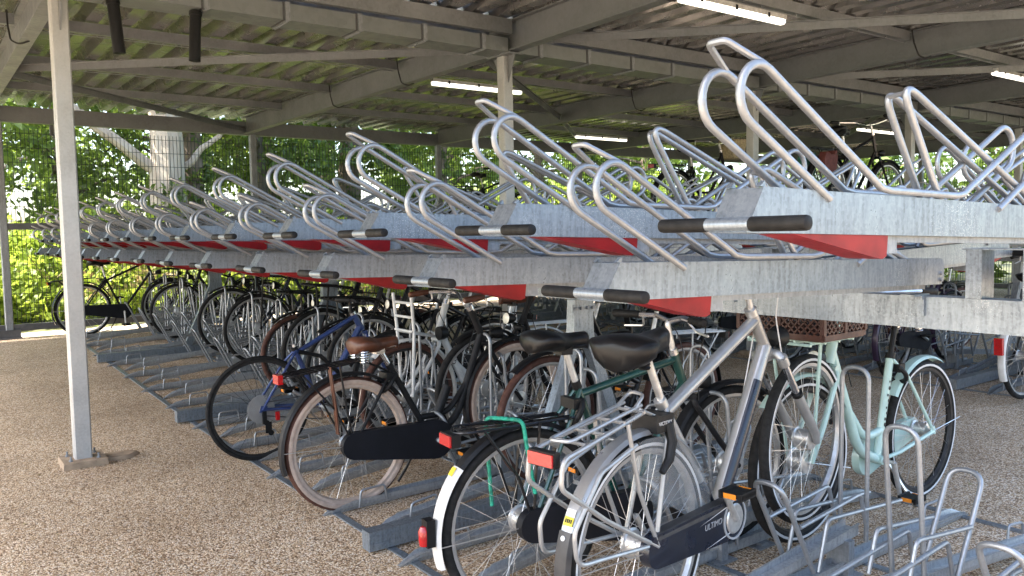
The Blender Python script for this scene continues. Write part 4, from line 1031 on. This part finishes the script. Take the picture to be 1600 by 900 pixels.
part(B, 'reflector', MB().box(rh[0] + .075, rh[0] + .10, -.085, -.07, rh[1] - .075, rh[1] - .02), 'red_lens', smooth=False)
part(B, 'wound_lock', MB().tube([(k['sc'][0] + .02, -.02, k['sc'][1] - .02), (k['sc'][0] + .16, -.035, k['sc'][1] - .06), (k['sc'][0] + .30, -.03, k['sc'][1] - .20)], .014, 8), 'plastic_black')

# --- mint bike parked from the other aisle, with its crate
p0, p1 = (4.09, 2.09), (3.0, 2.065)
B, k = bike((*p0, 0), head(p0, p1), 'mint green step-through bicycle facing the camera side, crate on its front rack', 'bicycles in the near rack',
    K=dict(rh=(-.06, .36), fh=(1.03, .40), bb=(.385, .285), sc=(.265, .775), clamp=(.215, .93), ht=(.73, 1.03), hb=(.81, .80), bar=(.70, 1.08)),
    paint='paint_mint', tube=.019, down=.0235, frame='swoop', guard='paint_mint', guard_f='paint_mint', rguard=(35, 118), fguard=(45, 150), stripe='print_white', chain='paint_mint', cr=(.055, .09), rack=None, R=.357, rt=.023, rim='rim_black', front_rack='paint_mint', saddle='city', saddle_mat='leather_brown', springs=True, post_mat='plastic_black', rhub='gear', nsp=36, stand_mat='chrome', lamp_mat='plastic_black', crank=75)
for i, (dx, dz, r_) in enumerate(((0, .30, .010), (.008, .27, .007), (-.006, .245, .009), (.006, .215, .006), (-.004, .19, .008), (.004, .165, .008), (0, .14, .010), (-.007, .11, .006), (.006, .33, .006))):
    a = lerp(k['bb'], k['sc'], .25 + .55 * (dz - .1) / .25)
    part(B, 'flower_decal', MB().lathe([(0, .0), (r_ * 1.1, 0), (r_ * .6, .0012)], (a[0] + dx, .0188, a[1]), 'y', 6), 'print_black')
MINT = B; MK = k
# crate stands on its rack
ang = head(p0, p1); c_, s_ = math.cos(ang), math.sin(ang); fx, fz = k['hb'][0] + .22, k['hb'][1] + .148
cr = tag(empty('crate', (p0[0] + c_ * fx, p0[1] + s_ * fx, fz), (0, 0, ang)), 'brown plastic lattice crate on the front rack of the mint bicycle', 'crate')
def lattice(w_, h, nm, loc, rot):
    mb = MB(); t_ = .004
    mb.box(-w_ / 2, w_ / 2, -t_, t_, 0, .022); mb.box(-w_ / 2, w_ / 2, -t_ * 1.6, t_ * 1.6, h - .02, h)
    for x in (-w_ / 2, 0, w_ / 2): mb.box(x - .009, x + .009, -t_ * 1.3, t_ * 1.3, .022, h - .02)
    n_ = int(w_ / .03)
    for i in range(-4, n_ + 1):
        for sg in (1, -1):
            xa = -w_ / 2 + i * .03; za, zb = .022, h - .02; xb = xa + (zb - za)
            if sg < 0: xa, xb = xb, xa
            lo, hi = -w_ / 2, w_ / 2
            def clip_(x0, z0, x1, z1):
                pts = []
                for tt in (0, 1): pts.append([x0 + (x1 - x0) * tt, z0 + (z1 - z0) * tt])
                for q, r_ in ((0, 1), (1, 0)):
                    if pts[q][0] < lo or pts[q][0] > hi:
                        lim = lo if pts[q][0] < lo else hi
                        if abs(pts[r_][0] - pts[q][0]) < 1e-6: return None
                        tt = (lim - pts[q][0]) / (pts[r_][0] - pts[q][0])
                        if tt < 0 or tt > 1: return None
                        pts[q] = [lim, pts[q][1] + (pts[r_][1] - pts[q][1]) * tt]
                return pts
            q = clip_(xa, za, xb, zb)
            if q and abs(q[0][0] - q[1][0]) > .01: mb.bar((q[0][0], 0, q[0][1]), (q[1][0], 0, q[1][1]), .004, .006)
    return obj(nm, mb, 'plastic_brown', cr, loc, rot, smooth=False)
for x in (-.16, .16): lattice(.40, .17, 'end_wall', (x, 0, .006), (0, 0, PI / 2))
for y in (-.205, .205): lattice(.31, .17, 'side_wall', (0, y, .006), (0, 0, 0))
obj('bottom', MB().box(-.155, .155, -.2, .2, .0, .005), 'plastic_brown', cr, smooth=False)

# --- white bike with a tall front carrier, parked from the other aisle
p0 = (3.66, 4.63)
B, k = bike((*p0, 0), PI, 'white transport bicycle with round black headlamp and brown tyres, facing the aisle', 'bicycles in the near rack',
    K=dict(fh=(1.11, .37), rh=(0, .36)), paint='paint_white', tube=.019, down=.024, frame='swoop', guard='paint_white', tyre='tyre_brown', rim='rim_black', rack='paint_white', saddle_mat='leather_brown', grip_mat='leather_brown', headlight=False, stripe=None, chain='paint_white')
hb, ht, fh = k['hb'], k['ht'], k['fh']; mb = MB()
for s in (-1, 1):
    mb.tube(fillet([P3(fh, s * .075), P3((fh[0] + .0, hb[1] + .04), s * .11), P3((fh[0] + .02, hb[1] + .30), s * .12)], .06, 4), .011, 8)
    mb.tube([P3((fh[0] + .0, hb[1] + .05), s * .11), P3(hb, s * .02)], .010, 8)
for dz in (.06, .15, .24): mb.tube([P3((fh[0] + .012, hb[1] + dz), -.115), P3((fh[0] + .012, hb[1] + dz), .115)], .009, 8)
part(B, 'front_carrier', mb, 'paint_white')
hl = part(B, 'headlight', MB().lathe([(.0, -.045), (.035, -.04), (.045, -.01), (.045, .02)], (hb[0] + .02, .085, hb[1] + .03), 'x', 16), 'plastic_black')
a = lerp(lerp(hb, ht, .22), k['bb'], .35)
label_text(B, 'lettering', 'Gazelle', .055, (a[0] + .0, .0248, a[1] - .01), (PI / 2, R(-48), PI), 'print_black', .25)

# --- further bikes of the near rack: side 0 = from the aisle, 1 = from behind
GEN = [
 (1, 6.63, 'black step-through bicycle from behind with brown tyres, third past the white one', dict(frame='step', tyre='tyre_brown', rim='rim_black', front_rack='paint_black')),
 (0, 11.83, 'black roadster alone at the far fence end of the aisle side', dict(frame='diamond', crank=-90)),
 (1, 3.43, 'black bicycle with orange tyre walls and white luggage rack, parked from behind', dict(frame='step', tyre='tyre_brown', rack='paint_white')),
 (1, 3.98, 'matt black bicycle parked from behind, between orange-tyred and white ones', dict(frame='swoop', paint='paint_matt_black', saddle_mat='leather_brown')),
 (1, 5.43, 'black bicycle parked from behind, just past the white one', dict(frame='diamond')),
 (1, 5.85, 'black step-through bicycle from behind, second past the white one', dict(frame='step', front_rack='paint_black')),
 (1, 6.25, 'dark bicycle from behind with a front rack, before the brown-tyred one', dict(frame='swoop', front_rack='paint_matt_black')),
 (1, 7.83, 'dark blue bicycle parked from behind in the middle of the rack', dict(frame='step', paint='paint_navy', front_rack='paint_black')),
 (1, 8.63, 'black bicycle from behind beyond the dark blue one', dict(frame='swoop')),
 (1, 10.63, 'black bicycle from behind, second before the far end', dict(frame='step', front_rack='paint_black')),
 (1, 11.43, 'black bicycle from behind, last before the far fence', dict(frame='diamond')),
]
for side, u, lab, op in GEN:
    kk = round((u - U1) / PITCH); hi = (kk % 2 == 0) != bool(side)
    dv = random.uniform(-.06, .06); z = gz(u) + .025
    loc = ((1.80 + dv) if side == 0 else (2 * VC - 1.92 + dv), u + random.uniform(-.02, .02), z)
    bike(loc, (0 if side == 0 else PI) + random.uniform(-.05, .05), lab, 'bicycles in the near rack', pitch=(.105 if hi else .03), lean=random.uniform(-.03, .03), fine=(u < 6), nsp=28 if u < 6 else 22, crank=op.pop('crank', random.uniform(0, 180)), **op)

# --- bikes in the rack across the next aisle
GEN2 = [
 (0, 2.72, 0, 'bicycle with cream mudguard tail and red lamp at the right edge', dict(frame='diamond', guard='guard_white', rack=None)),
 (0, 3.9, 0, 'purple bicycle across the aisle, behind the saddle of the mint one', dict(frame='step', paint='paint_purple', guard='paint_purple', rack='paint_purple')),
 (0, 5.03, 0, 'black bicycle across the aisle, seen under the silver handlebar', dict(frame='diamond')),
 (0, 5.9, 0, 'dark bicycle across the aisle, seen above the green top tube', dict(frame='swoop')),
 (0, 7.03, 0, 'black bicycle across the aisle, seen between the two black saddles', dict(frame='step')),
 (1, 4.3, 0, 'dark bicycle on the far side of the rack across', dict(frame='diamond', tyre='tyre_brown')),
 (1, 8.2, 0, 'black bicycle on the far side of the rack across, further down', dict(frame='diamond')),
 (0, 4.63, 1, 'bicycle on the upper deck across with red and green bags', dict(frame='diamond', front_rack=None)),
 (0, 6.63, 1, 'bicycle on the upper deck across carrying a straw basket', dict(frame='step')),
 (0, 11.03, 1, 'black bicycle on the upper deck across, small against the hedge', dict(frame='diamond')),
]
for side, u, up, lab, op in GEN2:
    z = gz(u) + .03 if not up else ZH + .0
    x = (DV2 + (1.72 if side == 0 else 2 * VC - 1.85)) + (.05 if up else 0)
    if u == 2.72: x = 6.98
    Bq, kq = bike((x, u, z), (0 if side == 0 else PI) + random.uniform(-.04, .04), lab, 'bicycles in the rack across', pitch=.03 if not up else -.02, lean=random.uniform(-.03, .03), fine=False, nsp=20, crank=random.uniform(0, 180), **op)
    if u == 2.72:
        rl = part(Bq, 'rear_lamp', MB().box(-.41, -.38, -.03, .03, .40, .53), 'red_lens', smooth=False)
    if u == 3.9:
        tag(obj('pannier', MB().prism([(-.30, .50), (.02, .50), (.05, .74), (-.02, .80), (-.26, .80), (-.32, .72)], -.19, -.07), 'paint_purple', None, Bq.location, Bq.rotation_euler), 'dark purple bag on the purple bicycle across the aisle', 'bag')
    if up and u == 4.63:
        for s, mt in ((-1, 'bag_red'), (1, 'bag_green')):
            mb = MB().prism([(-.26, .50), (-.08, .50), (-.06, .68), (-.25, .70), (-.28, .62)], s * .08, s * .15)
            mb.bar((-.16, s * .115, .68), (-.16, s * .115, .71), .16, .03)
            tag(obj('pannier', mb, mt, None, Bq.location, Bq.rotation_euler), f"{'red' if s < 0 else 'green'} pannier bag on the upper-deck bicycle across the aisle", 'bag')
    if up and u == 6.63:
        mb = MB().lathe([(.0, 0), (.11, 0), (.15, .10), (.17, .22), (.16, .22), (.14, .10), (.10, .012), (0, .012)], (0, 0, 0), 'z', 18)
        mb.tube([(.17 * math.cos(2 * PI * i / 18), .17 * math.sin(2 * PI * i / 18), .222) for i in range(18)], .012, 6, closed=True)
        tag(obj('straw_basket', mb, 'straw', None, (x + 1.10, u, z + .86)), 'round straw basket on the upper deck, beside the far post', 'basket')

# rope tied round the rack of the green bike
ang = GREEN.rotation_euler[2]
def gl(x, y, z): return (GREEN.location.x + x * math.cos(ang) - y * math.sin(ang), GREEN.location.y + x * math.sin(ang) + y * math.cos(ang), z)
rp = fillet([gl(-.04, .066, .40), gl(-.05, .075, .62), gl(-.06, .066, .735), gl(-.03, .0, .74), gl(.02, -.065, .738), gl(.03, -.08, .62), gl(.055, -.085, .47)], .03, 5)
mb = MB().tube(rp, .0075, 8); tw = []
tag(obj('rope', mb, 'rope_green'), 'green rope tied over the rack of the green bicycle', 'rope')

# ------------------------------------------------------------------ planting beyond the fence
def leaf_mesh(name, centers, radii, n, size, squash=.8, mats='leaf_mid', rs=None, up=.35):
    """n leaf blades spread round clump centres"""
    g = rs or rng
    centers = np.array(centers, float); radii = np.array(radii, float)
    idx = g.integers(0, len(centers), n)
    d = g.normal(size=(n, 3)); d /= np.linalg.norm(d, axis=1)[:, None]
    rr = radii[idx] * (.35 + .75 * g.random(n) ** .6)
    p = centers[idx] + d * rr[:, None] * np.array([1, 1, squash])
    nrm = g.normal(size=(n, 3)); nrm[:, 2] += up; nrm /= np.linalg.norm(nrm, axis=1)[:, None]
    a = g.normal(size=(n, 3)); a -= nrm * (a * nrm).sum(1)[:, None]; a /= np.linalg.norm(a, axis=1)[:, None]
    b_ = np.cross(nrm, a); s = size * (.6 + .8 * g.random(n))[:, None]
    v = np.stack([p - a * s, p + b_ * s * .42 - a * s * .1, p + a * s, p - b_ * s * .42 - a * s * .1], 1).reshape(-1, 3)
    me = bpy.data.meshes.new(name); me.vertices.add(4 * n); me.vertices.foreach_set('co', v.astype(np.float32).ravel())
    me.loops.add(4 * n); me.loops.foreach_set('vertex_index', np.arange(4 * n, dtype=np.int32))
    me.polygons.add(n); me.polygons.foreach_set('loop_start', np.arange(0, 4 * n, 4, dtype=np.int32))
    try: me.polygons.foreach_set('loop_total', np.full(n, 4, dtype=np.int32))
    except Exception: pass
    me.update(calc_edges=True); me.materials.append(MATS[mats]); return me
def gzo(u): return .16 + min(.35, .06 * max(0, u - 13)) - .03
def limb(mb, a, b_, r0, r1, wob=.15, n=7):
    a = Vector(a); b_ = Vector(b_); pts = []; rs = []
    for i in range(n + 1):
        t_ = i / n; q = a.lerp(b_, t_)
        if 0 < i < n: q += Vector((random.uniform(-wob, wob), random.uniform(-wob, wob), random.uniform(-wob, wob) * .5)) * .5
        pts.append(q); rs.append(r0 + (r1 - r0) * t_)
    mb.tube(pts, rs, 9); return pts
def tree(v, u, r, h, label, crown, leafmat, barkmat, nl=2600, low=2.2, spread=2.6, leaf=.11, limbs=None, ivy=None):
    z = gzo(u); root = tag(empty('tree', (v, u, z)), label, 'tree', 'trees beyond the fence')
    mb = MB(); pts = limb(mb, (0, 0, -.2), (random.uniform(-.2, .2), random.uniform(-.2, .2), h * .75), r * 1.1, r * .45, .12, 9)
    mb2 = MB(); cs = []; rad = []
    for i in range(9):
        a = 2 * PI * i / 9 + random.random(); z0 = low + (h * .7 - low) * random.random(); l_ = spread * random.uniform(.55, 1.0)
        e = (math.cos(a) * l_, math.sin(a) * l_, z0 + random.uniform(.3, 1.6)); limb(mb2, (0, 0, z0), e, r * .28, r * .07, .3, 6)
    for (e0, e1, r0, r1) in (limbs or []): limb(mb2, e0, e1, r0, r1, .10, 7)
    obj('trunk', mb, barkmat, root); obj('branches', mb2, barkmat, root)
    for i in range(crown):
        a = 2 * PI * random.random(); t_ = random.random(); rr = spread * math.sqrt(random.random()) * (1 - .35 * abs(2 * t_ - .7))
        cs.append((math.cos(a) * rr, math.sin(a) * rr, low + (h - low) * t_)); rad.append(random.uniform(.35, .8))
    obj('crown', leaf_mesh('crown', cs, rad, nl, leaf, .75, leafmat), None, root)
    if ivy:
        cs = []; rad = []
        for i in range(60):
            zz = random.uniform(0, ivy); a = random.uniform(0, 2 * PI); cs.append((math.cos(a) * r, math.sin(a) * r, zz)); rad.append(.16)
        obj('ivy', leaf_mesh('ivy', cs, rad, 1600, .06, 1, 'leaf_dark'), None, root)
    return root
tree(4.02, 16.2, .36, 9, 'thick pale-barked tree with sunlit trunk behind the fence', 40, 'leaf_mid', 'bark_pale', 3000, 3.2, 3.0, .11,
     limbs=[((0, 0, 2.2), (-1.75, -.2, 3.5), .125, .075), ((.25, 0, 2.45), (1.1, -.1, 3.3), .07, .04)], ivy=2.2)
tree(4.62, 16.9, .26, 8, 'ivy-edged brown trunk just behind the pale tree', 20, 'leaf_dark', 'bark_brown', 1500, 3.6, 2.2, ivy=3.5)
tree(2.75, 19.5, .16, 7, 'dark slim tree with leafy crown beyond the aisle post', 60, 'leaf_dark', 'bark_dark', 6500, 1.9, 1.9, .10)
tree(.9, 17.5, .12, 6, 'leafy young tree by the corner of the fence', 50, 'leaf_mid', 'bark_dark', 4500, 2.3, 1.5, .10)
tree(6.6, 18.5, .15, 7, 'dark leafy tree to the side of the pale trunk', 60, 'leaf_dark', 'bark_dark', 6000, 2.2, 2.0, .10)
tree(7.6, 20.5, .22, 8, 'ivy-covered tree behind the second fence post', 50, 'leaf_mid', 'bark_brown', 5000, 2.2, 2.2, .11, ivy=4)
tree(9.6, 20.5, .34, 9, 'broad ivy-wrapped trunk between the raised hoops', 50, 'leaf_dark', 'bark_brown', 5000, 2.6, 2.4, .11, ivy=5)
tree(12.3, 20, .18, 7, 'ivy-clad tree behind the third fence post', 60, 'leaf_mid', 'bark_brown', 6000, 1.2, 2.2, .11, ivy=5)
tree(15.5, 19.5, .2, 7, 'bushy tree behind the strip light', 70, 'leaf_mid', 'bark_brown', 6500, .8, 2.4, .11)
tree(19.0, 18.5, .2, 7, 'bushy tree far along the fence', 70, 'leaf_mid', 'bark_brown', 6500, .8, 2.6, .12)
tree(23.0, 14.0, .2, 7, 'dense tree past the distant side fence', 70, 'leaf_dark', 'bark_brown', 6500, .6, 2.8, .12)
tree(22.5, 8.5, .2, 7, 'dense tree past the distant side fence, nearer the gutter', 70, 'leaf_dark', 'bark_brown', 6500, .6, 2.8, .12)
for (v, u, lab) in ((-4.5, 20, 'added tall sky-blocking tree far left beyond the fence'), (1.5, 24, 'added tall sky-blocking tree behind the slim dark one'), (6, 25, 'added tall sky-blocking tree behind the pale trunk'), (11, 25, 'added tall sky-blocking tree behind the ivy trunks'), (16, 25, 'added tall sky-blocking tree behind the bushy one'), (22, 22, 'added tall sky-blocking tree at the far corner of the fences')):  # tall crowns added to block sky light and darken the far interior
    tree(v, u, .3, 12, lab, 80, 'leaf_mid', 'bark_dark', 7000, 2.4, 3.8, .13)
# sunlit undergrowth right behind the fence
def mass(name, label, x0, x1, u0, u1, h0, h1, n_cl, n_leaf, size, mat):
    cs = []; rad = []
    for i in range(n_cl):
        v = random.uniform(x0, x1); u = random.uniform(u0, u1); t_ = (u - u0) / max(.1, u1 - u0)
        cs.append((v, u, gzo(u) + random.uniform(.1, h0 + (h1 - h0) * t_))); rad.append(random.uniform(.18, .5))
    o = obj(name, leaf_mesh(name, cs, rad, n_leaf, size, .8, mat), None); tag(o, label, 'undergrowth', None, 'stuff'); return o
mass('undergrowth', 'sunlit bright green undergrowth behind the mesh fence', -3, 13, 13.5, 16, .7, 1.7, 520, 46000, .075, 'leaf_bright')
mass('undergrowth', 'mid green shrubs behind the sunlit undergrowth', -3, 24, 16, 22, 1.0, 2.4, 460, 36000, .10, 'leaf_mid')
mass('undergrowth', 'dry stems and brown leaves among the undergrowth', -1, 14, 13.5, 15, .5, 1.3, 60, 3500, .07, 'leaf_dry')
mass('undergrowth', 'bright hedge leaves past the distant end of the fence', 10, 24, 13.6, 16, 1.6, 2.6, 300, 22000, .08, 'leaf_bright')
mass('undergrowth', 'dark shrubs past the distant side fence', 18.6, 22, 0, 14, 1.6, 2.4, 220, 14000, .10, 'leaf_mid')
# brambles: thin dry canes
mb = MB()
for i in range(150):
    v = random.uniform(-1, 14); u = random.uniform(13.4, 15); z = gzo(u)
    mb.tube(fillet([(v, u, z), (v + random.uniform(-.3, .3), u, z + random.uniform(.5, 1.0)), (v + random.uniform(-.8, .8), u + random.uniform(-.3, .3), z + random.uniform(.4, 1.6))], .3, 4), .006, 4)
tag(obj('bramble_canes', mb, 'leaf_dry'), 'thin dry bramble canes among the undergrowth', 'brambles', None, 'stuff')

# litter blown in over the paving
n_ = 260; cs = []
for i in range(n_):
    v = random.uniform(-1.5, 7); u = random.uniform(1.5, 12)
    cs.append((v, u, gz(u) + .006))
me = leaf_mesh('fallen_leaves', cs, [.001] * n_, n_, .016, 1, 'leaf_dry', None, 6.0)
tag(obj('fallen_leaves', me, None), 'small dry leaves scattered over the gravel', 'leaves', None, 'stuff')
